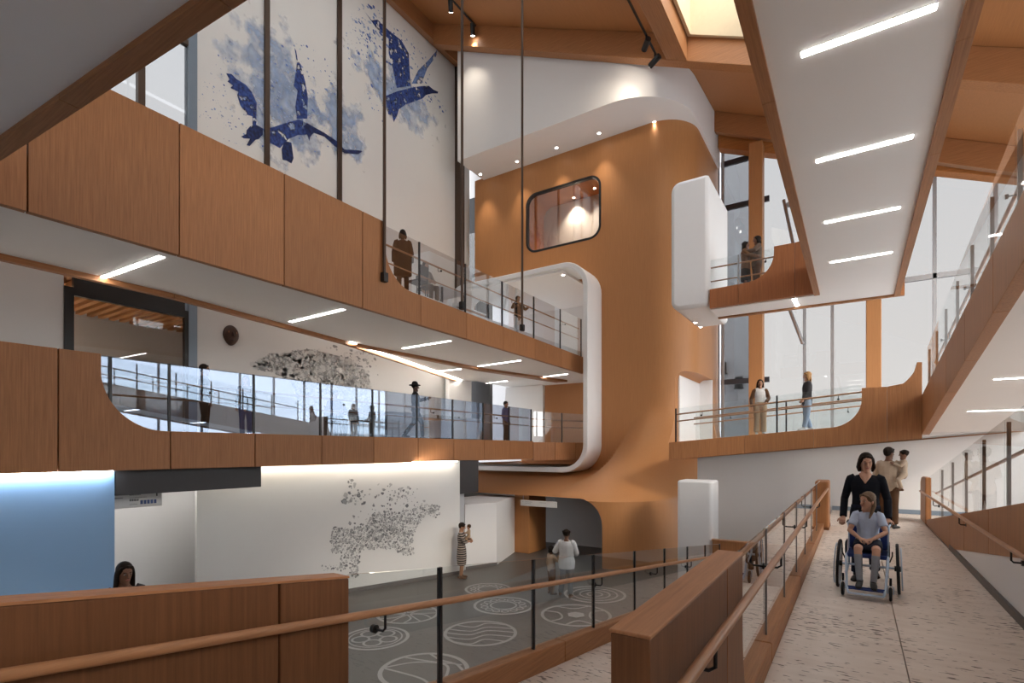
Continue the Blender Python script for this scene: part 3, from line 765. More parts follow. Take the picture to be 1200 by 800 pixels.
obj('cap', MB().prism([(a, 0.967 - 0.138 * (a - 2.17)), (b, 0.967), (b, 0.98), (a, 0.98 - 0.138 * (a - 2.17))], 'X', -2.745, -2.595), wood('oak_cap', (0.42, 0.19, 0.085), axis='Y'), t)
# far end of the lower ramp
t = thing('guard_wall', 'short oak guard behind the white pier at the ramp foot', 'guard wall', (-3.0, 15.9, -1.5))
obj('panel', MB().box(-3.4, -1.2, 15.6, 15.75, GZ, -0.80), wd, t, bevel=0.01)
obj('cap', MB().box(-3.42, -1.18, 15.58, 15.77, -0.799, -0.77), rail_m, t)
# lower gallery glass: front run and the run after the bend
ys = [3.9, 4.84, 6.51, 8.2, 9.84, 11.55, 13.2, 14.85, 16.5, 18.1]
balustrade('reflective glass balustrade along the lower gallery front', L1X - 0.06, [3.75] + ys[1:], C_(L1Z + 0.02), C_(3.37),
           rails=((-0.12, C_(3.02), 3.8, 18.1, 0.025), (-0.12, C_(2.72), 3.8, 18.1, 0.018)), gm=glzB, posts=ys,
           brk=tuple((-0.12, C_(3.02), y) for y in (5.6, 8.9, 12.3, 15.7)))
t = thing('glass_balustrade', 'short glass balustrade after the bend, by the tower mouth', 'balustrade', (-10.3, 19.8, L1Z))
q0, q1 = Vector((L1X, 18.18, 0)) + n2 * 0.5, Vector((L1X, 18.18, 0)) + d2 * 3.3 + n2 * 0.5
for s0, s1 in ((0.02, 0.5), (0.51, 1.0)):
    a, b = q0.lerp(q1, s0), q0.lerp(q1, s1); w_ = n2 * 0.06
    obj('glass_panel', MB().hexa([(p.x, p.y, 2.07) for p in (a, b, b + w_, a + w_)] + [(p.x, p.y, 3.3) for p in (a, b, b + w_, a + w_)]), glzR, t)
for s in (0.5, 1.0):
    p = q0.lerp(q1, s); obj('post', MB().box(p.x - 0.02, p.x + 0.02, p.y - 0.02, p.y + 0.02, 2.05, 3.3), black, t)
for z in (3.0, 2.7): obj('handrail', MB().tube([(q0.x - 0.12, q0.y, z), (q1.x - 0.12, q1.y, z)], 0.024, 10), rail_m, t, smooth=True)
# rear balustrade of the lower gallery (round the void by the mural wall)
balustrade('inner glass balustrade behind the gallery visitors', -14.6, [11.2, 12.6, 14.0, 15.4, 16.8, 18.2, 19.6], C_(L1Z), C_(3.2),
           rails=((0.1, C_(2.98), 11.2, 19.6, 0.024), (0.1, C_(2.66), 11.2, 19.6, 0.02)), brk=((0.1, C_(2.98), 13.3), (0.1, C_(2.98), 17.5)))
# upper gallery glass
ys = [9.46, 10.69, 12.71, 14.71, 16.79, 18.87, 20.8]
zlow = lambda y: 5.95 - max(0, (y - 10.7)) * 0.018
balustrade('glass balustrade along the upper gallery front', L2X - 0.06, ys, zlow, C_(7.40),
           rails=((-0.12, C_(7.0), 9.46, 20.8, 0.026), (-0.12, C_(6.55), 9.46, 20.8, 0.018)), gm=glzR, posts=ys[1:],
           brk=((-0.12, C_(7.0), 11.6), (-0.12, C_(7.0), 15.5), (-0.12, C_(7.0), 19.3)))
# landings on the right
zL = lambda x: LT(x) + 0.02
balustrade('glass balustrade with two oak rails in front of two women', 16.88, [-4.78, -2.75, -0.98, 0.12], zL, lambda x: LT(x) + 1.06,
           rails=((0.12, lambda x: LT(x) + 0.88, -4.8, 0.2, 0.024), (0.12, lambda x: LT(x) + 0.66, -4.8, 0.2, 0.02)), axis='X',
           brk=((0.12, lambda x: LT(x) + 0.88, -4.0), (0.12, lambda x: LT(x) + 0.88, -0.4)), posts=[-4.78, -1.9])
balustrade('rear glass balustrade behind the two women, before the window', 19.3, [-4.78, -2.75, -0.98, 1.2], zL, lambda x: LT(x) + 1.06,
           rails=((-0.12, lambda x: LT(x) + 0.88, -4.8, 1.2, 0.022), (-0.12, lambda x: LT(x) + 0.66, -4.8, 1.2, 0.02)), axis='X', posts=[-1.9],
           brk=((-0.12, lambda x: LT(x) + 0.88, -3.6), (-0.12, lambda x: LT(x) + 0.66, -0.2)))
balustrade('glass balustrade of the upper landing before the hugging pair', 16.88, [-3.74, -2.93, -1.95], C_(6.62), C_(7.55),
           rails=((0.1, C_(7.34), -3.74, -1.9, 0.022), (0.1, C_(6.92), -3.74, -1.9, 0.02)), axis='X', posts=[-2.93], pm=steel, brk=((0.1, C_(7.34), -2.2),))
# right ramps
zr2 = lambda y: ZT2(y) + 0.004
ys = [0.8, 2.2, 3.6, 5.0, 6.4, 7.8, 9.2, 10.6, 12.0, 13.4, 14.8, 16.2]
gr2 = thing('glass_balustrade', 'glass balustrade climbing with the upper right ramp', 'balustrade', (1.48, 9, 3.6))
for a, b in zip(ys[:-1], ys[1:]):
    obj('glass_panel', MB().prism([(a + 0.01, zr2(a)), (b - 0.01, zr2(b)), (b - 0.01, zr2(b) + 1.0), (a + 0.01, zr2(a) + 1.0)], 'X', 1.45, 1.464), glzS, gr2)
for a in ys: obj('post', MB().box(1.47, 1.51, a - 0.02, a + 0.02, zr2(a) - 0.1, zr2(a) + 0.95), bronze, gr2)
obj('handrail', MB().tube([(1.60, y, zr2(y) + 0.62) for y in ys], 0.024, 10), rail_m, gr2, smooth=True)
for a in ys[1:-1:2]: obj('bracket', brace(MB(), 1.60, a + 0.5, zr2(a + 0.5) + 0.62, -0.13), black, gr2, smooth=True)
# far side rail of the same ramp
gr3 = thing('glass_balustrade', 'outer glass balustrade on the far side of the upper right ramp', 'balustrade', (3.55, 9, 3.6))
for a, b in zip(ys[:-1], ys[1:]):
    obj('glass_panel', MB().prism([(a + 0.01, zr2(a)), (b - 0.01, zr2(b)), (b - 0.01, zr2(b) + 1.0), (a + 0.01, zr2(a) + 1.0)], 'X', 3.55, 3.564), glz, gr3)
for a in ys: obj('post', MB().box(3.50, 3.54, a - 0.02, a + 0.02, zr2(a) - 0.1, zr2(a) + 0.95), steel, gr3)
obj('handrail', MB().tube([(3.42, y, zr2(y) + 0.62) for y in ys], 0.024, 10), rail_m, gr3, smooth=True)
# right ramp one: low fascia, glass, rail on the walkway side
t = thing('ramp_guard', 'oak ramp guard with rounded end post on the right of the walkway', 'guard wall', (1.4, 12, 0))
zt1 = lambda y: 0.09 + 0.13 * (15.9 - y)
zb1 = lambda y: max(0.0, 0.136 * (12.1 - y))
for a, b in ((1.0, 3.6), (3.61, 6.2), (6.21, 8.8), (8.81, 10.6), (10.61, 12.1), (12.1, 15.75)):
    obj('panel', MB().prism([(a, zb1(a)), (b - 0.008, zb1(b)), (b - 0.008, zt1(b)), (a, zt1(a))], 'X', 1.39, 1.46), wd, t, bevel=0.004)
obj('end_post', MB().prism([(15.75, 0), (16.9, 0), (16.9, 0.95), (16.7, 1.07), (16.4, 1.1), (15.75, 1.1)], 'X', 1.37, 1.48), wd, t, bevel=0.02)
ys = [1.2, 2.6, 4.0, 5.4, 6.8, 8.2, 9.6, 11.0, 12.4, 13.8, 15.7]
for a, b in zip(ys[:-1], ys[1:]):
    obj('glass_panel', MB().prism([(a + 0.01, zt1(a)), (b - 0.01, zt1(b)), (b - 0.01, zt1(b) + 1.0), (a + 0.01, zt1(a) + 1.0)], 'X', 1.43, 1.444), glzS, t)
for a in ys[:-1]: obj('post', MB().box(1.455, 1.49, a - 0.02, a + 0.02, zt1(a) - 0.05, zt1(a) + 0.98), bronze, t)
obj('handrail', MB().tube([(1.31, 1.5, 0.75), (1.31, 16.2, 0.75)], 0.024, 12), rail_m, t, smooth=True)
obj('handrail', MB().tube([(1.56, y, zt1(y) + 0.62) for y in (1.2, 6, 11, 15.6)], 0.022, 12), rail_m, t, smooth=True)
for y in (4.0, 7.2, 10.4, 13.6): obj('bracket', brace(MB(), 1.31, y, 0.75, 0.09), black, t, smooth=True)
# ================================================================ LIGHT FITTINGS
def strip_light(label, a, b, w=0.06, group=None, n=(0, 0, -1), h=0.03):
    a, b = Vector(a), Vector(b); d = (b - a).normalized(); nv = Vector(n); s = d.cross(nv).normalized()
    t = thing('linear_ceiling_light', label, 'light', tuple((a + b) / 2), group)
    def bar(p, q, hw, up, dn): return [p - s * hw - nv * up, p + s * hw - nv * up, q + s * hw - nv * up, q - s * hw - nv * up, p - s * hw + nv * dn, p + s * hw + nv * dn, q + s * hw + nv * dn, q - s * hw + nv * dn]
    obj('housing', MB().hexa(bar(a, b, w + 0.012, h, 0.004)), frame_w, t)
    obj('diffuser', MB().hexa(bar(a + d * 0.015, b - d * 0.015, w, 0.01, 0.012)), led, t)
    return t
for k in range(5):
    y = 6.54 + 2.535 * (k - 1)
    lab = ['strip light on the overhead bridge above the camera', 'large strip light nearest on the overhead bridge soffit', 'second strip light along the overhead bridge soffit', 'third strip light along the overhead bridge soffit', 'fourth and farthest strip light across the overhead bridge soffit'][k]
    strip_light(lab, (-0.51, y, BZ + 0.05), (0.67, y, BZ + 0.05), 0.045, 'strip lights of the overhead bridge')
strip_light('short strip light turned lengthwise under the upper landing', (-1.47, 16.95, BZ + 0.05), (-1.47, 17.9, BZ + 0.05), 0.05)
ug = [((120, 325), (190, 300)), ((340, 377), (403, 362)), ((472, 408), (528, 399)), ((560, 429), (610, 422)), ((623, 443), (665, 438)), ((512, 435), (540, 432)), ((552, 451), (594, 446))]
ul = ['brightest strip light under the upper gallery, over the tall plain wall', 'strip light under the upper gallery near the carved mask', 'strip light under the upper gallery above the person in a hat', 'strip light under the upper gallery before the dark tapered trim',
      'strip light nearest the white sleeve under the upper gallery', 'short strip light between dark trim and glowing cove', 'strip light beyond the tapered trim, close to the tower']
for (p, q), lab in zip(ug, ul):
    a, b = at(*p, Z=5.235), at(*q, Z=5.235)
    strip_light(lab, a, b, 0.05, 'strip lights under the upper gallery')
strip_light('added strip light, unseen behind the dark header, brightening the ground floor recess', (-13.0, 4.2, 1.41), (-13.0, 7.4, 1.41), 0.06)  # unseen fitting added to lift the dark recess
# sloped soffit of the right ramp
for k, (px, py) in enumerate(((1177, 399), (1135, 456), (1107, 489), (1088, 512))):
    y = [6.9, 9.44, 11.98, 14.5][k]
    z = ZB(y) + 0.05
    strip_light(['strip light nearest the edge of view on the sloping right soffit', 'second strip light down the sloping right soffit', 'third strip light down the sloping right soffit', 'farthest strip light low on the sloping right soffit'][k],
                (1.95, y, z), (3.15, y, z), 0.04, 'strip lights of the sloping soffit')
strip_light('strip light high on the sloping right soffit above the camera', (1.95, 4.36, ZB(4.36) + 0.05), (3.15, 4.36, ZB(4.36) + 0.05), 0.04, 'strip lights of the sloping soffit')
# glowing coves
t = thing('cove_light', 'glowing cove line along the diagonal soffit edge', 'light', (-15.3, 16, 5.2))
a, b = Vector(rear[3] + (0,)), Vector(rear[4] + (0,)); d = (b - a).normalized(); nn = Vector((-d.y, d.x, 0))
a2 = a + d * 0.2
q = [a2 - nn * 0.16, b - nn * 0.16, b - nn * 0.24, a2 - nn * 0.24]
obj('diffuser', MB().hexa([(p.x, p.y, 5.20) for p in q] + [(p.x, p.y, 5.225) for p in q]), ledw, t)
q = [a2 + nn * 0.02, b + nn * 0.02, b + nn * 0.07, a2 + nn * 0.07]
obj('channel', MB().hexa([(p.x, p.y, 5.45) for p in q] + [(p.x, p.y, 5.5) for p in q]), ledw, t)
t = thing('cove_light', 'warm cove light along the top of the white ground floor mural', 'light', (-11.4, 9.6, 1.4))
obj('diffuser', MB().prism([gw(0.05, 0.10), gw(LG - 0.2, 0.10), gw(LG - 0.2, 0.2), gw(0.05, 0.2)], 'Z', 1.385, 1.41), emit('led_warm', (1.0, 0.90, 0.76, 1), 2.2), t)
t = thing('cove_light', 'cool cove light washing the blue wall', 'light', (-10.9, 2, 1.4))
obj('diffuser', MB().box(-10.94, -10.86, -3.8, 3.95, 1.37, 1.385), emit('led_cool', (0.80, 0.90, 1.0, 1), 8.0), t)
def downlight(label, p, r=0.06, watt=None, grp=None, ang=50, tilt=None):
    t = thing('downlight', label, 'light', p, grp)
    x, y, z = p
    ring = MB().tube([(x + r * math.cos(k * PI / 9), y + r * math.sin(k * PI / 9), z - 0.006) for k in range(18)], 0.010, 6, closed=True)
    obj('trim_ring', ring, frame_w, t, smooth=True)
    obj('lens', MB().cyl((x, y, z - 0.004), (0, 0, 1), r * 0.9, 0.010, 18), spotm, t)
    if watt:
        L = bpy.data.lights.new('downlight_lamp', 'SPOT'); L.energy = watt * 4; L.color = (1, 0.86, 0.68)
        L.spot_size = math.radians(ang); L.spot_blend = 0.9; L.shadow_soft_size = 0.05
        o = bpy.data.objects.new('lamp', L); COL.objects.link(o); o.parent = t; o.location = (0, 0, -0.03)
        if tilt: o.rotation_euler = tilt
    return t
for (px, py), lab in zip(((563, 204), (606, 189), (652, 173), (702, 156), (767, 143), (797, 165), (809, 188)),
                         ('downlight at the dark recess end of the white bulkhead', 'downlight above the top left of the tower window', 'downlight above the tower window middle', 'downlight above the top right of the tower window', 'downlight at the rounded bulkhead corner', 'downlight just round the bulkhead corner', 'last downlight round the corner above the white block')):
    p = at(px, py, Z=15.095)
    downlight(lab, tuple(p), 0.075, DOWN_W * 9, 'downlights of the white bulkhead', 62)
for (px, py), lab in zip(((815, 378), (821, 383)), ('downlight under the white block, nearer its front', 'downlight under the white block, nearer the window')):
    downlight(lab, tuple(at(px, py, Z=6.145)), 0.06, None, 'downlights under the white block')
downlight('downlight in the ceiling of the upper tower mouth', tuple(at(660, 322, Z=9.295)), 0.08, DOWN_W * 6, None, 120)
downlight('small downlight under the far landing edge', (-0.98, 17.3, LB(-0.98) + 0.05), 0.06)
for k, (y, z) in enumerate(((2.2, 6.1), (5.4, 6.1))):
    downlight(['ceiling spot in the glazed side room, over its near corner', 'ceiling spot in the glazed side room, over its far corner'][k], (-19.9, y, z), 0.07, 160, 'spots in the glazed room', 80)
downlight('ceiling spot inside the tower window room', (-11.2, 22.6, 13.69), 0.07, 25, 'spots in the tower window room', 100)
downlight('ceiling spot at the right of the tower window room', (-10.0, 22.3, 13.69), 0.07, 12, 'spots in the tower window room', 100)
# lamp heads on tracks under the roof
def track(label, a, b, heads):
    a, b = Vector(a), Vector(b); d = (b - a).normalized(); s = Vector((d.y, -d.x, 0)).normalized() * 0.03; up = Vector((0, 0, 0.05))
    t = thing('spotlight_track', label, 'light', tuple((a + b) / 2))
    obj('track', MB().hexa([a - s, a + s, b + s, b - s, a - s + up, a + s + up, b + s + up, b - s + up]), black, t)
    for f, tgt in heads:
        p = a.lerp(b, f); dr_ = (Vector(tgt) - p).normalized(); c = p + Vector((0, 0, -0.28))
        h = MB().tube([p, p + Vector((0, 0, -0.24))], 0.03, 8)
        h.tube([c - dr_ * 0.22, c + dr_ * 0.22], 0.10, 14)
        hd_ = obj('spot_head', h, black, t, smooth=True)
        obj('lens', MB().cyl(c + dr_ * 0.222, dr_, 0.085, 0.01, 14), spotm, hd_)
        L = bpy.data.lights.new('spot_lamp', 'SPOT'); L.energy = TRACK_W * 7; L.color = (1, 0.88, 0.72)
        L.spot_size = math.radians(75); L.spot_blend = 1.0; L.shadow_soft_size = 0.06
        o = bpy.data.objects.new('lamp', L); COL.objects.link(o); o.parent = t
        o.location = c + dr_ * 0.26 - Vector(t.location); o.rotation_euler = dr_.to_track_quat('-Z', 'Y').to_euler()
ra, rb = at(576, 0, Y=17.2), at(606, 44, Y=19.9)
track('black spotlight track on the roof boards near the bird mural', (-14.0, 15.5, ROOF(-14.0) - 0.1), (-14.0, 18.6, ROOF(-14.0) - 0.1), ((0.45, (-16, 20, 16)), (0.93, (-15, 20, 16.5))))
track('black spotlight track along the purlin by the skylight', (-5.92, 12.0, RU(-5.7) + 0.1), (-5.92, 18.5, RU(-5.7) + 0.1), ((0.83, (-7.5, 19.5, 15.5)), (0.97, (-8.5, 19.4, 15))))
# ================================================================ MURALS (paint on the walls)
def paint(name, col, scale, lo, hi, alt, fade=None):
    """brushed paint that breaks up into specks"""
    m, nt, p = nodes_of(name)
    p.inputs['Roughness'].default_value = 0.8
    tc = nt.nodes.new('ShaderNodeTexCoord')
    nz = nt.nodes.new('ShaderNodeTexNoise'); nz.inputs['Scale'].default_value = scale; nz.inputs['Detail'].default_value = 6
    nz2 = nt.nodes.new('ShaderNodeTexNoise'); nz2.inputs['Scale'].default_value = scale * 0.45; nz2.inputs['Detail'].default_value = 3
    rp = nt.nodes.new('ShaderNodeValToRGB')
    rp.color_ramp.elements[0].position = 0.36; rp.color_ramp.elements[0].color = col
    rp.color_ramp.elements[1].position = 0.66; rp.color_ramp.elements[1].color = alt
    mr = nt.nodes.new('ShaderNodeMapRange'); mr.inputs[1].default_value = lo; mr.inputs[2].default_value = hi
    nt.links.new(tc.outputs['Object'], nz.inputs['Vector']); nt.links.new(tc.outputs['Object'], nz2.inputs['Vector'])
    nt.links.new(nz.outputs['Fac'], rp.inputs[0]); nt.links.new(rp.outputs[0], p.inputs['Base Color'])
    if fade:                                          # the wash thins out towards its own rim
        (cy, cz), (ry, rz) = fade
        mp = nt.nodes.new('ShaderNodeMapping'); mp.vector_type = 'TEXTURE'
        mp.inputs['Location'].default_value = (0, cy, cz); mp.inputs['Scale'].default_value = (1, ry, rz)
        ln = nt.nodes.new('ShaderNodeVectorMath'); ln.operation = 'LENGTH'
        f1_ = nt.nodes.new('ShaderNodeMapRange'); f1_.inputs[1].default_value = 0.25; f1_.inputs[2].default_value = 1.0; f1_.inputs[3].default_value = 0.16; f1_.inputs[4].default_value = -0.26
        ad = nt.nodes.new('ShaderNodeMath'); ad.operation = 'ADD'
        nt.links.new(tc.outputs['Object'], mp.inputs[0]); nt.links.new(mp.outputs[0], ln.inputs[0]); nt.links.new(ln.outputs['Value'], f1_.inputs[0])
        nt.links.new(f1_.outputs[0], ad.inputs[0]); nt.links.new(nz2.outputs['Fac'], ad.inputs[1]); nt.links.new(ad.outputs[0], mr.inputs[0])
    else:
        nt.links.new(nz2.outputs['Fac'], mr.inputs[0])
    nt.links.new(mr.outputs[0], p.inputs['Alpha'])
    return m
blue_d = paint('paint_blue', (0.012, 0.022, 0.12, 1), 9.0, 0.36, 0.46, (0.05, 0.10, 0.34, 1))
blue_dk = paint('paint_navy', (0.008, 0.012, 0.05, 1), 9.0, 0.28, 0.36, (0.02, 0.04, 0.17, 1))
blue_m = paint('paint_mid_blue', (0.10, 0.17, 0.42, 1), 6.0, 0.38, 0.55, (0.20, 0.30, 0.55, 1))
blue_p = paint('paint_pale_blue', (0.42, 0.50, 0.66, 1), 3.0, 0.42, 0.66, (0.52, 0.56, 0.66, 1))
def wallpoly(mb, pts, X, t=0.004, sx=1, ox=0, oy=0):
    """pixel outline, surveyed onto the wall plane and given the thickness of paint"""
    q = [at(ox + x / sx, oy + y / sx, X=X) for x, y in pts]
    return mb.prism([(p.y, p.z) for p in q], 'X', X, X + t)
def blob(mb, y, z, r, X, t, rng, n=8, st=1.0):
    a0 = rng.random() * 6; st = 0.6 + 1.2 * rng.random()
    mb.prism([(y + r * (0.45 + 0.75 * rng.random()) * math.cos(a0 + 2 * PI * k / n) * st, z + r * (0.45 + 0.75 * rng.random()) * math.sin(a0 + 2 * PI * k / n)) for k in range(n)], 'X', X, X + t)
rng = random.Random(4)
def mural(label, washes, birds, spec):
    c = at(*spec[0][:2], X=MX)
    t = thing('bird_mural', label, 'mural', (MX, c.y, c.z), 'blue bird murals')
    for k, (pts, sx, ox, oy) in enumerate(washes):
        mb = wallpoly(MB(), pts, MX + 0.002 + 0.0012 * k, 0.001, sx, ox, oy)
        ys_ = [v[1] for v in mb.v]; zs2 = [v[2] for v in mb.v]
        cy_, cz_ = (min(ys_) + max(ys_)) / 2 - c.y, (min(zs2) + max(zs2)) / 2 - c.z
        ry_, rz_ = (max(ys_) - min(ys_)) / 2, (max(zs2) - min(zs2)) / 2
        xo = MX + 0.002 + 0.0012 * k
        mb = MB().prism([(max(8.4, min(20.8, cy_ + c.y + 1.2 * ry_ * math.cos(q * PI / 24))), min(20.6, cz_ + c.z + 1.2 * rz_ * math.sin(q * PI / 24))) for q in range(48)], 'X', xo, xo + 0.001)
        obj('pale_wash', mb, paint('paint_wash', (0.40, 0.52, 0.76, 1), 3.2, 0.40, 0.85, (0.56, 0.64, 0.78, 1), ((cy_, cz_), (1.15 * ry_, 1.15 * rz_))), t)
    for nm, mat, pts, sx, ox, oy, lay in birds:
        obj(nm, wallpoly(MB(), pts, MX + 0.010 + lay * 0.003, 0.002, sx, ox, oy), mat, t)
    sp, sp2, sp3 = MB(), MB(), MB()
    for (cx, cy, rx, ry, n, r0, r1) in spec:
        for k in range(n):
            a = rng.random() * 2 * PI; q = rng.random() ** 0.6
            p = at(cx + rx * q * math.cos(a), cy + ry * q * math.sin(a), X=MX)
            r = (r0 + (r1 - r0) * rng.random() ** 3) * p.y / 12
            if 8.4 < p.y < 20.75 and p.z < 20.6 + 0 * p.y: blob((sp, sp2, sp3)[k % 3], p.y, p.z, r, MX + 0.007 + 0.0006 * (k % 3), 0.0005, rng)
    for mb, m in ((sp, plain('speck_blue', (0.08, 0.13, 0.36, 1), 0.8)), (sp2, plain('speck_mid', (0.24, 0.33, 0.55, 1), 0.8)), (sp3, plain('speck_pale', (0.42, 0.48, 0.60, 1), 0.8))):
        if mb.v:
            o = obj('paint_specks', mb, m, t); o['kind'] = 'stuff'
Z1 = (4, 220, 0); Z2 = (4, 380, 0)
mural('blue painted bird with raised wings and long bill, low on the mural wall',
      [([(120, 470), (150, 300), (260, 330), (420, 340), (500, 260), (640, 240), (640, 560), (560, 700), (470, 790), (330, 700), (180, 620)], *Z1),
       ([(390, 560), (400, 460), (480, 420), (600, 360), (640, 400), (640, 780), (520, 790), (420, 720)], *Z1),
       ([(0, 330), (45, 420), (150, 600), (210, 700), (150, 750), (50, 790), (-40, 740)], *Z2)],
      [('wing', blue_d, [(180, 343), (205, 347), (228, 370), (272, 397), (302, 432), (323, 482), (322, 540), (320, 596), (304, 600), (303, 545), (275, 537), (246, 492), (232, 445), (238, 430), (200, 412), (212, 400), (186, 382), (196, 372)], *Z1, 0),
       ('body', blue_dk, [(276, 610), (292, 592), (320, 584), (352, 602), (352, 630), (332, 652), (318, 655), (290, 684), (276, 680), (292, 650), (262, 648), (250, 640), (274, 628)], *Z1, 1),
       ('wing', blue_d, [(500, 224), (508, 238), (516, 285), (528, 300), (550, 380), (563, 452), (560, 556), (512, 556), (504, 500), (515, 425), (497, 402), (508, 330), (512, 292)], *Z1, 0),
       ('body', blue_d, [(352, 604), (400, 596), (440, 582), (520, 560), (560, 578), (588, 592), (588, 618), (570, 630), (520, 632), (474, 650), (432, 694), (372, 662)], *Z1, 1),
       ('head', blue_dk, [(540, 590), (562, 578), (590, 594), (640, 622), (700, 662), (735, 700), (800, 704), (820, 708), (800, 722), (735, 718), (690, 685), (640, 640), (590, 622), (574, 640), (570, 662), (564, 640)], *Z1, 2),
       ('tail', blue_dk, [(440, 700), (455, 660), (486, 668), (496, 742), (486, 766), (462, 752), (444, 748)], *Z1, 1)],
      [(300, 120, 70, 55, 260, 0.008, 0.05), (345, 110, 55, 60, 300, 0.008, 0.055), (275, 90, 34, 40, 60, 0.008, 0.05), (380, 160, 40, 30, 60, 0.008, 0.045)])
mural('blue painted bird flying with spread wing, high beside the mural end',
      [([(80, 290), (160, 290), (260, 320), (300, 420), (420, 540), (540, 470), (560, 560), (470, 570), (300, 560), (160, 330)], *Z2)],
      [('wing', blue_d, [(190, 55), (222, 95), (250, 92), (300, 140), (362, 190), (396, 250), (400, 330), (406, 402), (340, 412), (322, 322), (302, 250), (302, 182), (244, 132)], *Z2, 0),
       ('body', blue_d, [(286, 450), (340, 428), (420, 408), (470, 402), (482, 440), (460, 462), (380, 490), (350, 512), (342, 540), (326, 572), (318, 540), (300, 535)], *Z2, 1),
       ('wing', blue_m, [(410, 392), (440, 330), (490, 280), (526, 238), (530, 225), (525, 262), (482, 322), (456, 392)], *Z2, 0),
       ('head', blue_dk, [(464, 404), (490, 402), (512, 420), (534, 430), (532, 438), (505, 438), (466, 448)], *Z2, 2)],
      [(430, 45, 26, 40, 200, 0.01, 0.07), (472, 70, 34, 48, 200, 0.01, 0.06), (447, 112, 18, 30, 60, 0.01, 0.06), (500, 125, 24, 14, 40, 0.012, 0.05)])
def inside(p, poly):
    x, y = p; c = False; j = len(poly) - 1
    for i in range(len(poly)):
        if (poly[i][1] > y) != (poly[j][1] > y) and x < (poly[j][0] - poly[i][0]) * (y - poly[i][1]) / (poly[j][1] - poly[i][1]) + poly[i][0]: c = not c
        j = i
    return c
def speckled(t, poly, n, place, r0, r1, extra=()):
    xs = [p[0] for p in poly]; ys = [p[1] for p in poly]
    mbs = [MB(), MB(), MB()]; k = 0; tries = 0
    while k < n and tries < n * 20:
        tries += 1
        p = (min(xs) + rng.random() * (max(xs) - min(xs)), min(ys) + rng.random() * (max(ys) - min(ys)))
        if not inside(p, poly): continue
        place(mbs[k % 3], p, r0 + (r1 - r0) * rng.random() ** 2.5, k % 3); k += 1
    for (cx, cy, rx, ry, m_, q0, q1) in extra:
        for j in range(m_):
            a = rng.random() * 2 * PI; q = rng.random() ** 0.7
            place(mbs[j % 3], (cx + rx * q * math.cos(a), cy + ry * q * math.sin(a)), q0 + (q1 - q0) * rng.random() ** 2, j % 3)
    for mb, m in zip(mbs, (plain('speck_charcoal', (0.20, 0.20, 0.205, 1), 0.8), plain('speck_grey', (0.34, 0.335, 0.33, 1), 0.8), plain('speck_light', (0.50, 0.49, 0.48, 1), 0.8))):
        o = obj('paint_specks', mb, m, t); o['kind'] = 'stuff'
# bear by the lower gallery wall
grey_w = paint('paint_grey_wash', (0.22, 0.215, 0.21, 1), 4.0, 0.38, 0.62, (0.48, 0.465, 0.45, 1))
c = at(360, 440, X=MX)
t = thing('animal_mural', 'grey speckled animal mural on the wall of the lower gallery', 'mural', (MX, c.y, c.z))
bear = [(296, 429), (305, 421), (318, 414), (330, 416), (345, 411), (362, 409), (385, 414), (410, 420), (430, 436), (438, 460), (436, 492), (420, 494), (412, 470), (396, 462), (378, 464), (370, 492), (352, 494), (348, 464), (340, 446), (322, 436), (306, 434)]
obj('wash', wallpoly(MB(), bear, MX + 0.002, 0.001), grey_w, t)
speckled(t, bear, 2200, lambda mb, p, r, l: blob(mb, at(*p, X=MX).y, at(*p, X=MX).z, r, MX + 0.006 + l * 0.001, 0.0008, rng), 0.015, 0.10,
         extra=((400, 430, 45, 30, 160, 0.02, 0.09), (306, 428, 10, 5, 40, 0.02, 0.10), (425, 410, 22, 18, 80, 0.02, 0.08)))
# bear on the ground floor wall
def gplace(mb, p, r, l):
    R = ray(*p)                                           # met with the slanted wall
    k = (G1.x * gn.x + G1.y * gn.y) / (R[0] * gn.x + R[1] * gn.y)
    x, y, z = R[0] * k, R[1] * k, EZ + R[2] * k
    s = (Vector((x, y)) - G1).dot(gd); a0 = rng.random() * 6; nn_ = 8
    if not (0.1 < s < LG - 0.1 and GZ + 0.15 < z < 1.3): return
    pts = [(s + r * (0.45 + 0.75 * rng.random()) * math.cos(a0 + 2 * PI * j / nn_), z + r * (0.45 + 0.75 * rng.random()) * math.sin(a0 + 2 * PI * j / nn_)) for j in range(nn_)]
    o = 0.004 + l * 0.001
    vs = [gw(q[0], o) + (q[1],) for q in pts] + [gw(q[0], o + 0.0008) + (q[1],) for q in pts]
    mb.add(vs, [tuple(range(nn_)), tuple(range(2 * nn_ - 1, nn_ - 1, -1))] + [(j, (j + 1) % nn_, nn_ + (j + 1) % nn_, nn_ + j) for j in range(nn_)])
c = gw(LG * 0.7); t = thing('animal_mural', 'grey speckled animal mural on the white ground floor wall', 'mural', (c[0], c[1], GZ))
f5 = lambda x, y: (370 + x / 5.716, 550 + y / 5.716)
bear2 = [f5(*p) for p in [(95, 480), (120, 380), (220, 390), (340, 370), (380, 290), (480, 280), (560, 285), (640, 260), (720, 230), (830, 240), (835, 300), (800, 325), (740, 300), (690, 370), (650, 440), (660, 570), (590, 575), (520, 530), (400, 530), (300, 540), (280, 720), (225, 725), (230, 560), (200, 670), (155, 670), (170, 560), (110, 560)]]
speckled(t, bear2, 2600, gplace, 0.008, 0.042,
         extra=((*f5(400, 170), 42, 14, 50, 0.015, 0.06), (*f5(600, 190), 24, 16, 60, 0.015, 0.06), (*f5(240, 190), 12, 7, 14, 0.03, 0.11), (*f5(240, 90), 5, 7, 8, 0.02, 0.07), (*f5(120, 660), 18, 4, 30, 0.01, 0.04), (*f5(430, 390), 40, 26, 130, 0.015, 0.06)))
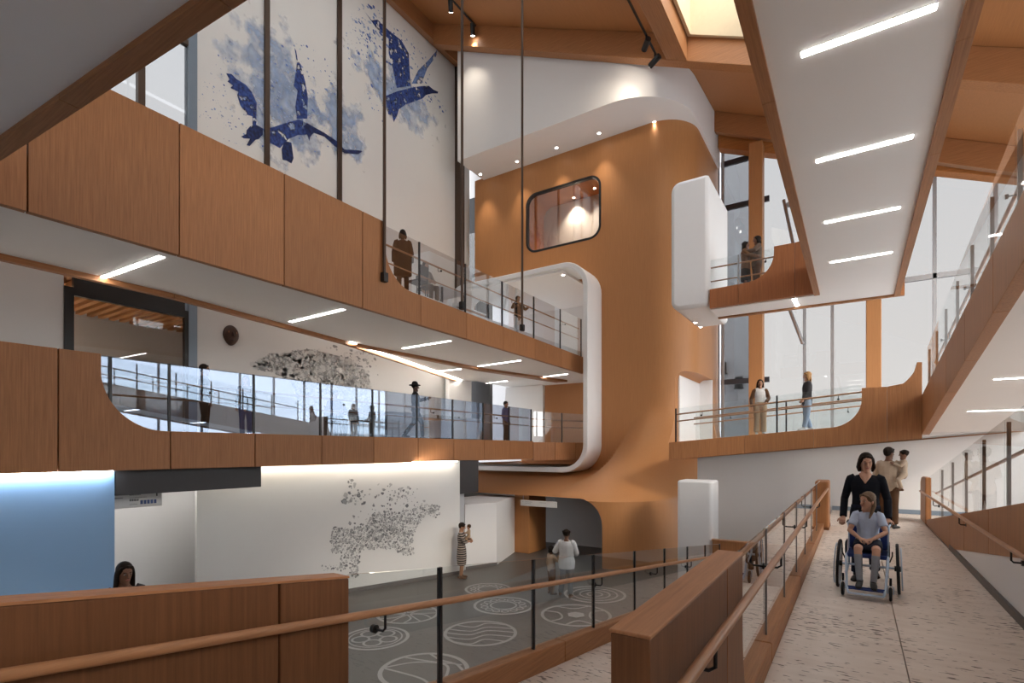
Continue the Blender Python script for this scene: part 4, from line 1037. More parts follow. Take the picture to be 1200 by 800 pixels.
# carved mask on the gallery wall
c = at(270, 393, X=MX)
t = thing('carved_mask', 'dark brown oval carved mask hanging on the white gallery wall', 'mask', (MX, c.y, c.z))
mv = []; W2, H2 = 0.25, 0.33
prof = [(0.0, 0.0), (0.35, -0.93), (0.62, -0.72), (0.86, -0.3), (1.0, 0.2), (0.95, 0.6), (0.7, 0.9), (0.35, 1.0), (0, 1.02)]
N_ = 28; ring = []
for k in range(N_):
    a = 2 * PI * k / N_; s_ = math.sin(a); ww = 1 - 0.28 * max(0, -s_) ** 1.5
    ring.append((W2 * math.cos(a) * ww, H2 * s_))
vs = []; fs = []
for j, (sc, dp) in enumerate(((1.0, 0.0), (1.0, 0.05), (0.93, 0.09), (0.75, 0.13), (0.5, 0.155), (0.25, 0.165))):
    vs += [(MX + 0.002 + dp, c.y + y * sc, c.z + z * sc) for y, z in ring]
for j in range(5): fs += [(j * N_ + k, j * N_ + (k + 1) % N_, (j + 1) * N_ + (k + 1) % N_, (j + 1) * N_ + k) for k in range(N_)]
fs += [tuple(range(N_)), tuple(range(5 * N_, 6 * N_))]
mask_m = plain('mask_wood', (0.045, 0.016, 0.007, 1), 0.45, noise=0.3, scale=6)
obj('face', MB().add(vs, fs), mask_m, t, smooth=True)
nm = MB(); nm.tube([(MX + 0.16, c.y, c.z + 0.1), (MX + 0.21, c.y, c.z - 0.06)], [0.02, 0.035], 8)
obj('nose', nm, mask_m, t, smooth=True)
em = plain('mask_inlay', (0.22, 0.075, 0.03, 1), 0.4)
for s_ in (-1, 1):
    obj('eye', MB().ball((MX + 0.135, c.y + s_ * 0.12, c.z + 0.07), 0.02, 0.032, 0.06), em, t, smooth=True)
obj('mouth', MB().ball((MX + 0.135, c.y, c.z - 0.17), 0.025, 0.07, 0.018), plain('mask_dark', (0.012, 0.005, 0.004, 1), 0.5), t, smooth=True)
# ================================================================ SIGNS
sgn_w = plain('sign_white', (0.62, 0.60, 0.58, 1), 0.5, noise=0.01)
def hangsign(label, x0, x1, y0, y1, z0, z1, marks, ceil):
    """board facing -Y; illegible small lettering shown as fine dark strokes"""
    t = thing('hanging_sign', label, 'sign', ((x0 + x1) / 2, y0, z1))
    bd = obj('board', MB().box(x0, x1, y0, y1, z0, z1), sgn_w, t, bevel=0.004)
    for x in (x0 + 0.1, x1 - 0.1): obj('hanger', MB().cyl((x, (y0 + y1) / 2, (z1 + ceil) / 2), (0, 0, 1), 0.006, ceil - z1, 8), steel, t)
    by = {}
    for (u0, u1, v0, v1, col) in marks: by.setdefault(col, []).append((u0, u1, v0, v1))
    for col, L_ in by.items():
        mb = MB()
        for (u0, u1, v0, v1) in L_:
            mb.box(x0 + (x1 - x0) * u0, x0 + (x1 - x0) * u1, y0 - 0.003, y0 - 0.0005, z0 + (z1 - z0) * v0, z0 + (z1 - z0) * v1)
        obj('lettering' if col == 'k' else 'pictograms', mb, {'k': black, 'b': plain('sign_blue', (0.10, 0.14, 0.26, 1), 0.5), 'g': plain('sign_grey', (0.3, 0.29, 0.28, 1), 0.5)}[col], bd)
    return t
def strokes(u, w, v, h, n, col):
    r_ = random.Random(int(u * 999 + v * 77)); out = []; s = w / n
    for k in range(n): out.append((u + k * s, u + k * s + s * 0.62, v, v + h * (0.75 + 0.25 * r_.random()), col))
    return out
mk_ = strokes(0.50, 0.17, 0.70, 0.13, 9, 'k') + strokes(0.50, 0.26, 0.54, 0.05, 14, 'g') + strokes(0.50, 0.14, 0.37, 0.12, 7, 'k') + strokes(0.50, 0.12, 0.17, 0.05, 8, 'g') \
    + [(0.66 + k * 0.052, 0.70 + k * 0.052, 0.17, 0.39, 'b') for k in range(5)] + [(0.905, 0.925, 0.58, 0.80, 'k'), (0.20, 0.22, 0.18, 0.40, 'k'), (0.25, 0.40, 0.55, 0.62, 'g')]
# seen square-on from the hall: turn the board to face the camera side (its plane runs along Y)
a, b = at(137, 575, X=-11.3), at(190, 592, X=-11.3)
t = thing('hanging_sign', 'white hanging wayfinding sign below the dark header by the blue wall', 'sign', (-11.3, (a.y + b.y) / 2, a.z))
y0_, y1_, z0_, z1_ = a.y - 0.35, b.y, b.z, a.z
bd = obj('board', MB().box(-11.34, -11.3, y0_, y1_, z0_, z1_), sgn_w, t, bevel=0.004)
for mat_, key, nme in ((black, 'k', 'lettering'), (plain('sign_grey', (0.3, 0.29, 0.28, 1), 0.5), 'g', 'lettering'), (plain('sign_blue', (0.06, 0.09, 0.22, 1), 0.5), 'b', 'pictograms')):
    mb = MB()
    for (u0, u1, v0, v1, col) in mk_:
        if col == key: mb.box(-11.299, -11.296, y0_ + (y1_ - y0_) * u0, y0_ + (y1_ - y0_) * u1, z0_ + (z1_ - z0_) * v0, z0_ + (z1_ - z0_) * v1)
    obj(nme, mb, mat_, bd)
a, b = at(610, 585.5, Y=16.0), at(652, 595, Y=16.0)
hangsign('small white sign hanging at the top of the ground floor arch', a.x, b.x, 16.0, 16.05, b.z, a.z,
         strokes(0.05, 0.04, 0.68, 0.12, 2, 'g') + strokes(0.14, 0.20, 0.68, 0.12, 9, 'g') + strokes(0.14, 0.16, 0.42, 0.09, 8, 'g') + strokes(0.55, 0.18, 0.68, 0.1, 8, 'g'), 0.13)
# ================================================================ FLOOR MEDALLIONS
def ribbon(mb, pts, w, z=GZ + 0.004, closed=False):
    pts = [Vector(p) for p in pts]; m = len(pts); L_, R_ = [], []
    for i in range(m):
        d = (pts[(i + 1) % m] - pts[i - 1]) if closed else (pts[min(i + 1, m - 1)] - pts[max(i - 1, 0)])
        d.normalize(); nn_ = Vector((-d.y, d.x)) * w / 2
        L_.append(pts[i] + nn_); R_.append(pts[i] - nn_)
    vs = [(p.x, p.y, z) for p in L_] + [(p.x, p.y, z) for p in R_] + [(p.x, p.y, z - 0.006) for p in L_] + [(p.x, p.y, z - 0.006) for p in R_]
    fs = []
    for i in range(m if closed else m - 1):
        j = (i + 1) % m
        fs += [(i, j, m + j, m + i), (2 * m + i, 3 * m + i, 3 * m + j, 2 * m + j), (i, 2 * m + i, 2 * m + j, j), (m + i, m + j, 3 * m + j, 3 * m + i)]
    if not closed: fs += [(0, m, 3 * m, 2 * m), (m - 1, 3 * m - 1, 4 * m - 1, 2 * m - 1)][:1] + [(m - 1, 2 * m + m - 1, 4 * m - 1, 2 * m - 1)]
    return mb.add(vs, fs)
def circ(c, r, n=48, a0=0, a1=2 * PI, sx=1.0): return [(c[0] + r * sx * math.cos(a0 + (a1 - a0) * k / n), c[1] + r * math.sin(a0 + (a1 - a0) * k / n)) for k in range(n)]
def curve_in(c, r, pts, ang=0.0):
    """smooth curve through points given in a unit disc"""
    P_ = [Vector((p[0], p[1])) for p in pts]; P_ = [P_[0]] + P_ + [P_[-1]]; out = []
    for i in range(1, len(P_) - 2):
        for k in range(8):
            u = k / 8; a, b, d, e_ = P_[i - 1], P_[i], P_[i + 1], P_[i + 2]
            q = 0.5 * ((2 * b) + (d - a) * u + (2 * a - 5 * b + 4 * d - e_) * u * u + (3 * b - a - 3 * d + e_) * u ** 3)
            out.append(q)
    out.append(P_[-1])
    ca, sa = math.cos(ang), math.sin(ang)
    return [(c[0] + r * (q.x * ca - q.y * sa), c[1] + r * (q.x * sa + q.y * ca)) for q in out]
def medallion(label, px, py, r, inner, rw=0.07):
    c = at(px, py, Z=GZ); c = (c.x, c.y)
    t = thing('floor_medallion', label, 'floor inlay', (c[0], c[1], GZ), 'white line medallions in the floor')
    obj('ring', ribbon(MB(), circ(c, r), rw, closed=True), inlay, t)
    mb = MB()
    inner(mb, c, r)
    obj('line_drawing', mb, inlay, t)
AV = YAW          # drawings read from the camera side
def d1(mb, c, r):
    for pts in ([(-0.95, 0.15), (-0.3, 0.45), (0.3, 0.4), (0.55, 0.1), (0.5, -0.7), (0.3, -0.9)], [(-0.95, 0.1), (0.0, -0.45), (0.3, -0.9)], [(-0.6, 0.75), (0.1, 0.5), (0.85, 0.3)], [(0.0, 0.97), (0.3, 0.6), (0.7, 0.35), (0.9, 0.0)]):
        ribbon(mb, curve_in(c, r, pts, AV), 0.05)
def d2_(mb, c, r):
    for k, y in enumerate((0.65, 0.3, 0.0, -0.35, -0.7)):
        x = math.sqrt(1 - y * y); ribbon(mb, curve_in(c, r, [(-x, y), (-0.3 * x, y - 0.18), (0.2 * x, y + 0.16), (x * 0.96, y + 0.02)], AV), 0.045)
def d3(mb, c, r):
    ribbon(mb, circ(c, r * 0.82, 40), 0.035, closed=True)
    for k in range(5):
        a = 2 * PI * k / 5 + 0.3
        ribbon(mb, circ((c[0] + r * 0.45 * math.cos(a), c[1] + r * 0.45 * math.sin(a)), r * 0.26, 20), 0.05, closed=True)
def d4(mb, c, r):
    for k in range(6):
        a = PI * k / 3
        ribbon(mb, curve_in(c, r, [(0.1, 0), (0.5, 0.22), (0.95, 0.1)], a), 0.045); ribbon(mb, curve_in(c, r, [(0.1, 0), (0.5, -0.2), (0.9, -0.35)], a), 0.04)
def d5(mb, c, r):
    ribbon(mb, circ(c, r * 0.45, 30), 0.045, closed=True)
    for k in range(14):
        a = 2 * PI * k / 14; ribbon(mb, circ((c[0] + r * 0.68 * math.cos(a), c[1] + r * 0.68 * math.sin(a)), r * 0.12, 10), 0.035, closed=True)
def d6(mb, c, r):
    for pts in ([(-0.9, 0.4), (-0.5, 0.2), (-0.45, -0.3), (-0.8, -0.6)], [(0.9, 0.4), (0.5, 0.25), (0.4, -0.3), (0.7, -0.7)], [(-0.5, 0.85), (0, 0.6), (0.5, 0.85)], [(-0.4, -0.9), (0, -0.55), (0.4, -0.9)]):
        ribbon(mb, curve_in(c, r, pts, AV), 0.05)
    hx = [(c[0] + r * 0.27 * math.cos(k * PI / 3), c[1] + r * 0.27 * math.sin(k * PI / 3)) for k in range(6)]
    mb.prism(hx, 'Z', GZ - 0.002, GZ + 0.004)
def d7(mb, c, r):
    for q in (0.75, 0.5, 0.25): ribbon(mb, circ(c, r * q, 40), 0.045, closed=True)
for args in (('floor circle with a leaf drawing, nearest the balustrade', 497, 785, 0.76, d1, 0.08), ('floor circle with wavy stripes, beside the second glass post', 563, 741, 0.75, d2_), ('floor circle of looped petals, half hidden by the corner guard panel', 440, 747, 0.66, d3),
             ('floor circle with star branches, just above the handrail', 478, 719, 0.70, d4), ('floor circle with a beaded wreath, in the middle of the hall', 590, 709, 0.72, d5), ('floor circle with a solid hexagon and side arcs', 675, 720, 0.80, d6),
             ('floor circle of concentric rings at the feet of the pair', 697, 696, 0.80, d7), ('faint floor circle crossed by the handrail, before the striped dress', 572, 690, 0.62, d5)):
    medallion(*args)
# ================================================================ FURNITURE AND SMALL THINGS
def chair(label, loc, rz, seat_m=None):
    t = thing('chair', label, 'chair', loc, None, rz)
    sm = seat_m or plain('black_seat', (0.015, 0.015, 0.018, 1), 0.6)
    obj('seat', MB().prism(rrect(-0.22, 0.22, -0.22, 0.22, 0.06), 'Z', 0.43, 0.47), sm, t, local=True, bevel=0.01)
    vs = []; 
    mb = MB()
    P_ = rrect(-0.21, 0.21, 0.60, 0.88, 0.07)
    mb.prism(P_, 'Y', 0.20, 0.225); obj('backrest', mb, sm, t, local=True, bevel=0.008)
    for sx in (-1, 1):
        for sy in (-1, 1):
            l = MB().tube([(sx * 0.18, sy * 0.18, 0.43), (sx * 0.21, sy * 0.21, 0.0)], 0.012, 8)
            if sy > 0: l.tube([(sx * 0.18, 0.19, 0.43), (sx * 0.17, 0.215, 0.85)], 0.012, 8)
            obj('leg', l, black, t, local=True, smooth=True)
    return t
def table(label, x0, x1, y0, y1, z, h, mat):
    t = thing('table', label, 'table', ((x0 + x1) / 2, (y0 + y1) / 2, z))
    obj('tabletop', MB().box(x0, x1, y0, y1, z + h - 0.04, z + h), mat, t, bevel=0.01)
    for x in (x0 + 0.08, x1 - 0.08):
        for y in (y0 + 0.08, y1 - 0.08): obj('leg', MB().box(x - 0.025, x + 0.025, y - 0.025, y + 0.025, z, z + h - 0.041), black, t)
    return t
def plinth(label, x0, x1, y0, y1, z, h, mat=None):
    t = thing('display_case', label, 'display case', ((x0 + x1) / 2, (y0 + y1) / 2, z))
    obj('base', MB().box(x0 + 0.03, x1 - 0.03, y0 + 0.03, y1 - 0.03, z, z + 0.08), greyd, t)
    obj('body', MB().box(x0, x1, y0, y1, z + 0.081, z + h), mat or frame_w, t, bevel=0.01)
    obj('top', MB().box(x0 - 0.03, x1 + 0.03, y0 - 0.03, y1 + 0.03, z + h + 0.001, z + h + 0.04), frame_w, t, bevel=0.006)
    return t
tw = plain('table_white', (0.70, 0.70, 0.71, 1), 0.4)
table('long white table on the lower gallery beside the seated man in blue', -12.3, -11.5, 9.3, 11.1, L1Z, 0.74, tw)
chair('black chair at the long white gallery table, nearest the glass', (-11.35, 9.0, L1Z), -0.6)
chair('black chair at the middle of the long white gallery table', (-11.36, 9.9, L1Z), -1.3)
plinth('long low white display case behind the person in a hat', -13.0, -12.3, 11.6, 13.4, L1Z, 0.85)
plinth('square white display case on the lower gallery near the tower', -12.2, -11.7, 13.6, 14.2, L1Z, 0.62)
plinth('white display case at the far end of the lower gallery', -12.6, -12.0, 15.4, 16.2, L1Z, 0.80)
table('pale display table on the upper gallery beyond the seated woman', -11.7, -10.6, 12.4, 13.6, L2Z, 0.78, tw)
plinth('wide oak display case on the upper gallery behind the glass', -12.4, -11.3, 14.2, 15.6, L2Z, 0.62, wd)
chair('black chair with its back to the glass, upper gallery', (-10.35, 11.05, L2Z), -1.5)
for px, py, lab in ((847, 431, 'black wall lamp outside, left of the pair'), (866, 448, 'black wall lamp outside, close to the timber column')):
    p = at(px, py, Y=37.8)
    t = thing('wall_lamp', lab, 'lamp', (p.x, 37.99, p.z), 'wall lamps outside')
    obj('body', MB().cyl((p.x, 37.7, p.z), (0, 0, 1), 0.25, 0.7, 14), black, t, smooth=True)
    obj('bracket', MB().box(p.x - 0.05, p.x + 0.05, 37.7, 37.99, p.z - 0.05, p.z + 0.05), black, t)
    obj('cap', MB().cyl((p.x, 37.7, p.z - 0.4), (0, 0, 1), 0.32, 0.05, 14), black, t, smooth=True)
struct('floor_desk_platform', MB().box(-8.4, -6.2, 1.6, 4.0, GZ, -1.30), grey)
# ================================================================ PEOPLE
class Soft:
    """tapered limbs and volumes gathered together, then fused into one continuous skin"""
    def __init__(s, cap=1.0): s.mb = MB(); s.cap = cap
    def limb(s, pts, rad, side=(1, 0, 0), n=14):
        pts = [Vector(p) for p in pts]; m = len(pts)
        rad = [(r, r) if not isinstance(r, tuple) else r for r in rad]
        # resample so that bends stay round
        P_, R_ = [], []
        for i in range(m - 1):
            a, b = pts[i], pts[i + 1]
            k_ = max(1, int((b - a).length / 0.05))
            for k in range(k_):
                u = k / k_; P_.append(a.lerp(b, u)); R_.append((rad[i][0] * (1 - u) + rad[i + 1][0] * u, rad[i][1] * (1 - u) + rad[i + 1][1] * u))
        P_.append(pts[-1]); R_.append(rad[-1])
        t0 = (P_[1] - P_[0]).normalized(); t1 = (P_[-1] - P_[-2]).normalized()
        r0 = min(R_[0]); r1 = min(R_[-1])
        caps0 = [(P_[0] - t0 * r0 * h * s.cap, (R_[0][0] * q, R_[0][1] * q)) for h, q in ((0.92, 0.38), (0.7, 0.72), (0.38, 0.93))]
        caps1 = [(P_[-1] + t1 * r1 * h * s.cap, (R_[-1][0] * q, R_[-1][1] * q)) for h, q in ((0.38, 0.93), (0.7, 0.72), (0.92, 0.38))]
        P_ = [c[0] for c in caps0] + P_ + [c[0] for c in caps1]; R_ = [c[1] for c in caps0] + R_ + [c[1] for c in caps1]
        vs = []; M_ = len(P_); S = Vector(side)
        for i in range(M_):
            t = (P_[min(i + 1, M_ - 1)] - P_[max(i - 1, 0)]).normalized()
            u = S - t * S.dot(t)
            if u.length < 1e-3: u = Vector((0, 1, 0)) - t * t.y
            u.normalize(); w = t.cross(u)
            vs += [P_[i] + u * (R_[i][0] * math.cos(2 * PI * k / n)) + w * (R_[i][1] * math.sin(2 * PI * k / n)) for k in range(n)]
        fs = []
        for i in range(M_ - 1):
            a, b = i * n, (i + 1) * n
            fs += [(a + k, a + (k + 1) % n, b + (k + 1) % n, b + k) for k in range(n)]
        fs += [tuple(range(n - 1, -1, -1)), tuple(range((M_ - 1) * n, M_ * n))]
        s.mb.add(vs, fs); return s
    def ball(s, c, rx, ry=None, rz=None, M=None): s.mb.ball(c, rx, ry, rz, 16, 10, M); return s
    def fuse(s, name, mat, parent, voxel, k=1.0, smooth=3):
        me = mesh_from(name, s.mb, mat)
        if k != 1.0: me.transform(Matrix.Scale(k, 4))
        o = bpy.data.objects.new(name, me); COL.objects.link(o)
        r = o.modifiers.new('fuse', 'REMESH'); r.mode = 'VOXEL'; r.voxel_size = voxel
        if smooth:
            sm = o.modifiers.new('smooth', 'SMOOTH'); sm.factor = 0.5; sm.iterations = smooth
        baked(o); o.data.shade_smooth()
        if not o.data.materials: o.data.materials.append(mat)
        o.data.name = name
        o.parent = parent
        return o
def V(*a): return Vector(a)
SKIN = {'light': plain('skin_light', (0.50, 0.27, 0.18, 1), 0.5, noise=0.04), 'tan': plain('skin_tan', (0.36, 0.18, 0.105, 1), 0.5, noise=0.04), 'brown': plain('skin_brown', (0.17, 0.078, 0.045, 1), 0.5, noise=0.04), 'dark': plain('skin_dark', (0.07, 0.032, 0.02, 1), 0.5, noise=0.04)}
eye_w = plain('eye_white', (0.36, 0.34, 0.32, 1), 0.5, noise=0.0); eye_d = plain('eye_dark', (0.01, 0.007, 0.005, 1), 0.2, noise=0.0)
lip_m = plain('lip', (0.28, 0.08, 0.065, 1), 0.45)
def cloth(name, c, noise=0.12, scale=40): return plain(name, c + (1,), 0.85, noise=noise, scale=scale, spec=0.15)
def striped(name, c1, c2, freq):
    if name in MATS: return MATS[name]
    m, nt, p = nodes_of(name); p.inputs['Roughness'].default_value = 0.85
    tc = nt.nodes.new('ShaderNodeTexCoord'); wv = nt.nodes.new('ShaderNodeTexWave'); wv.bands_direction = 'Z'; wv.inputs['Scale'].default_value = freq
    rp = nt.nodes.new('ShaderNodeValToRGB'); rp.color_ramp.interpolation = 'CONSTANT'
    rp.color_ramp.elements[0].color = c1 + (1,); rp.color_ramp.elements[1].position = 0.5; rp.color_ramp.elements[1].color = c2 + (1,)
    nt.links.new(tc.outputs['Object'], wv.inputs['Vector']); nt.links.new(wv.outputs['Fac'], rp.inputs[0]); nt.links.new(rp.outputs[0], p.inputs['Base Color'])
    MATS[name] = m; return m
def hand(S, w, d, pn, sgn, curl=0.5, fr=0.0085):
    """palm, four bent fingers of unequal length and a thumb off the side of the palm"""
    d = d.normalized(); pn = (pn - d * pn.dot(d)).normalized(); ac = d.cross(pn).normalized()
    S.limb([w - d * 0.02, w + d * 0.03, w + d * 0.085], [(0.026, 0.02), (0.036, 0.017), (0.040, 0.014)], side=ac)
    for j, (off, L_) in enumerate(((-0.030, 0.066), (-0.010, 0.078), (0.010, 0.074), (0.029, 0.056))):
        p = w + d * 0.085 + ac * off * sgn; dr_ = d.copy(); pts = [p - d * 0.02, p]; a = 0.0
        for seg, f_ in ((0.45, 1.0), (0.32, 1.0), (0.23, 0.9)):
            a += curl * f_; dd = d * math.cos(a) + pn * math.sin(a); p = p + dd * L_ * seg; pts.append(p)
        S.limb(pts, [fr * 1.15, fr * 1.15, fr * 1.05, fr, fr * 0.9], side=ac, n=8)
    b = w + d * 0.02 - ac * 0.024 * sgn
    t1 = b + (d * 0.55 - ac * 0.75 * sgn + pn * 0.35).normalized() * 0.036
    t2 = t1 + (d * 0.85 - ac * 0.25 * sgn + pn * 0.5).normalized() * 0.030
    S.limb([b, t1, t2], [0.0155, fr * 1.35, fr * 1.1], side=pn, n=8)
DEF = dict(pel=V(0, 0, .90), chest=V(0, .005, 1.22), neck=V(0, .02, 1.435),
           hipL=V(.085, 0, .87), kneeL=V(.095, -.012, .48), ankL=V(.10, .015, .085), shL=V(.172, .012, 1.375), elbL=V(.225, .035, 1.09), wriL=V(.225, -.035, .845))
for k_ in ('hip', 'knee', 'ank', 'sh', 'elb', 'wri'):
    v_ = DEF[k_ + 'L']; DEF[k_ + 'R'] = V(-v_.x, v_.y, v_.z)
def person(label, loc, rz, H=1.7, pose=None, head=(0, 0, 0), skin='light', hair=('short', (0.02, 0.012, 0.008)), wear=(), vox=0.010, face=True, wid=1.0, curl=0.5, palms=None, toes=None, group=None, feet=True, cat='person', headk=1.0, vneck=False):
    k = H / 1.7
    J = dict(DEF); J.update({a: V(*b) for a, b in (pose or {}).items()})
    t = thing('person', label, cat, loc, group, rz)
    sk = SKIN[skin]; vx = vox
    pel, ch, nk = J['pel'], J['chest'], J['neck']
    across = (J['shL'] - J['shR']).normalized(); hac = (J['hipL'] - J['hipR']).normalized()
    up = (ch - pel).normalized()
    def torso(S, inf=0.0, top=1.0, low=0.09, fit=1.0):
        L_ = [(pel - up * low, .150, .105), (pel, .165, .115), (pel.lerp(ch, .35), .140, .100), (pel.lerp(ch, .65), .136, .098), (ch, .150, .108), (ch.lerp(nk, .45), .160, .098), (ch.lerp(nk, .66), .150, .080), (ch.lerp(nk, .84), .100, .064)]
        if top > 0.9: L_ += [(nk, .058, .058)]
        S.limb([l[0] for l in L_], [(l[1] * wid * fit + inf, l[2] * fit + inf) for l in L_], side=across)
    def arm(S, s, inf=0.0, upto=1.0, loose=1.0):
        sh, el, wr = J['sh' + s], J['elb' + s], J['wri' + s]; sh = sh.lerp(nk, .10); inn = nk.lerp(sh, .50) - up * 0.035
        pts = [inn, inn.lerp(sh, .62), sh.lerp(el, .07), sh.lerp(el, .18), sh.lerp(el, .5), el, el.lerp(wr, .35), wr]; rad = [.040, .046, .049, .048, .044, .037, .036, .025]
        if upto < 0.6: pts = pts[:4] + [sh.lerp(el, upto * 1.4)]; rad = rad[:4] + [.047]
        elif upto < 1: pts = pts[:6] + [el.lerp(wr, (upto - .5) * 2)]; rad = rad[:6] + [.035]
        S.limb(pts, [r * loose + inf for r in rad])
    def leg(S, s, inf=0.0, upto=1.0, loose=1.0, end=None):
        hp, kn, an = J['hip' + s], J['knee' + s], J['ank' + s]
        pts = [hp + V(0, 0, .03), hp.lerp(kn, .15), hp.lerp(kn, .6), kn, kn.lerp(an, .3), an]; rad = [.085, .088, .070, .054, .052, .036]
        if upto < 1: pts = pts[:4] + ([kn.lerp(an, (upto - .5) * 2)] if upto > .5 else []); rad = rad[:4] + ([.05] if upto > .5 else [])
        if upto <= .5: pts = pts[:3] + [hp.lerp(kn, upto * 2)]; rad = rad[:3] + [.062]
        rr = [r * loose + inf for r in rad]
        if end: rr[-1] = end; rr[-2] = max(rr[-2], end * .95)
        S.limb(pts, rr)
    def foot(S, s, inf=0.0):
        an = J['ank' + s]; d = V(*((toes or {}).get(s, (0.12 if s == 'L' else -0.12, -1, -0.0)))).normalized()
        sh_ = (an - J['knee' + s]).normalized(); dn_ = sh_ - d * sh_.dot(d)
        dn_ = dn_.normalized() if dn_.length > .1 else V(0, 0, -1)
        h = an - d * 0.045 + dn_ * 0.045; m_ = an + d * 0.07 + dn_ * 0.050; e_ = an + d * 0.155 + dn_ * 0.060
        S.limb([an, h], [.034 + inf, .032 + inf]); S.limb([h, m_, e_], [(.032 + inf, .032 + inf), (.040 + inf, .028 + inf), (.036 + inf, .018 + inf)], side=d.cross(dn_))
    # ---- body
    Mh = Matrix.Rotation(head[0], 3, 'Z') @ Matrix.Rotation(head[1], 3, 'X') @ Matrix.Rotation(head[2], 3, 'Y')
    nd = (nk - ch).normalized()
    hc = nk + nd * 0.075 + Mh @ V(0, -0.022, 0.075 * headk)
    S = Soft(); torso(S)
    if vneck: S.limb([nk + V(0, -.052, -.01), nk + V(0, -.085, -.05), ch.lerp(nk, .42) + V(0, -.108, 0)], [(.075, .03), (.060, .03), (.012, .012)], side=across)
    S.limb([nk - nd * 0.05, nk + nd * 0.05, hc + Mh @ V(0, .02, -.03)], [.060, .050, .052], side=across)
    for s in 'LR':
        arm(S, s)
        sg = 1 if s == 'L' else -1
        d = J['wri' + s] - J['elb' + s]
        pn = V(*((palms or {}).get(s, (-sg, -.2, 0))))
        hand(S, J['wri' + s], (palms or {}).get('d' + s) and V(*palms['d' + s]) or d, pn, -sg, curl, 0.0088 if vx < .0075 else 0.0105)
        leg(S, s)
        if feet: foot(S, s)
    def hp(x, y, z): return hc + Mh @ (V(x, y, z) * headk)
    prof = [(-.118, .026, .026, -.058), (-.098, .043, .050, -.034), (-.066, .057, .074, -.012), (-.03, .066, .086, -.003), (.005, .070, .092, 0), (.045, .073, .096, .005), (.075, .064, .084, .009), (.094, .042, .056, .011)]
    S.limb([hp(0, y, z) for z, a, b, y in prof], [(a * headk, b * headk) for z, a, b, y in prof], side=Mh @ V(1, 0, 0), n=18)
    S.limb([hp(0, -.088, .012), hp(0, -.104, -.018), hp(0, -.110, -.034)], [.009 * headk, .012 * headk, .0145 * headk], n=8)
    S.limb([hp(-.034, -.086, .022), hp(.034, -.086, .022)], [.010 * headk, .010 * headk], n=8)
    for sx in (-1, 1): S.ball(hp(sx * .073, .012, -.008), .012 * headk, .020 * headk, .030 * headk, Mh)
    S.fuse('body', sk, t, vx, k)
    # ---- face
    if face:
        for sx in (-1, 1):
            e = MB().ball(hp(sx * .030, -.082, .002), .0115 * headk, .009 * headk, .0065 * headk, 12, 8, Mh)
            eo = obj('eye', MB().add([tuple(Vector(v) * k) for v in e.v], e.f), eye_w, t, smooth=True, local=True)
            e = MB().ball(hp(sx * .029, -.0905, .002), .0068 * headk, .004 * headk, .0062 * headk, 10, 6, Mh)
            obj('iris', MB().add([tuple(Vector(v) * k) for v in e.v], e.f), eye_d, eo, smooth=True, local=True)
            e = MB().tube([hp(sx * .048, -.082, .022), hp(sx * .032, -.095, .029), hp(sx * .015, -.096, .025)], [.003, .0042, .003], 6)
            obj('eyebrow', MB().add([tuple(Vector(v) * k) for v in e.v], e.f), plain('brow', (0.02, 0.012, 0.008, 1), 0.8), t, smooth=True, local=True)
        e = MB().ball(hp(0, -.088, -.064), .023 * headk, .010 * headk, .0075 * headk, 12, 8, Mh)
        obj('mouth', MB().add([tuple(Vector(v) * k) for v in e.v], e.f), lip_m, t, smooth=True, local=True)
    # ---- hair
    st, hcol = hair[0], hair[1]
    hm = plain('hair_%d_%d_%d' % tuple(int(c * 999) for c in hcol), hcol + (1,), 0.6, noise=0.35, scale=30, spec=0.12)
    S = Soft()
    S.ball(hp(0, .020, .042), .087 * headk, .106 * headk, .097 * headk, Mh)
    S.limb([hp(-.070, -.030, .040), hp(-.052, -.060, .078), hp(.0, -.074, .092), hp(.052, -.060, .078), hp(.070, -.030, .040)], [.016 * headk, .017 * headk, .016 * headk, .017 * headk, .016 * headk])
    if st == 'short': S.ball(hp(0, .045, .0), .074 * headk, .068 * headk, .070 * headk, Mh)
    if st == 'curly':
        for a in range(9): S.ball(hp(.075 * math.cos(a * .7), .02 + .075 * math.sin(a * .7), .07), .038 * headk, .038 * headk, .035 * headk)
        S.ball(hp(0, .03, .05), .10 * headk, .10 * headk, .085 * headk, Mh)
    if st in ('long', 'bob'):
        L_ = hair[2] if len(hair) > 2 else (0.30 if st == 'long' else 0.11)
        S.limb([hp(0, .055, .03), hp(0, .072, -.06), hp(0, .080, -L_ * .6), hp(0, .085, -L_)], [(.078 * headk, .045), (.085 * headk, .042), (.090, .036), (.066, .026)], side=Mh @ V(1, 0, 0))
        for sx in (-1, 1): S.limb([hp(sx * .070, .0, .045), hp(sx * .083, .005, -.02), hp(sx * .088, .012, -L_ * .55), hp(sx * .078, .016, -L_ * .93)], [(.024, .045), (.022, .046), (.024, .040), (.016, .026)], side=Mh @ V(1, 0, 0))
    if st == 'pony':
        S.ball(hp(0, .045, .0), .074 * headk, .068 * headk, .070 * headk, Mh)
        S.limb([hp(.05, .06, .02), hp(.085, .03, -.06), hp(.080, .0, -.14), hp(.066, -.02, -.23)], [.034, .030, .026, .012])
        S.limb([hp(-.06, -.02, .06), hp(-.078, .02, .0), hp(-.03, .09, -.03)], [.02, .022, .03])
    if st == 'bun': S.ball(hp(0, .06, .13), .045, .045, .04, Mh); S.ball(hp(0, .045, .0), .072, .066, .07, Mh)
    ho = S.fuse('hair', hm, t, vx * .9, k, 2)
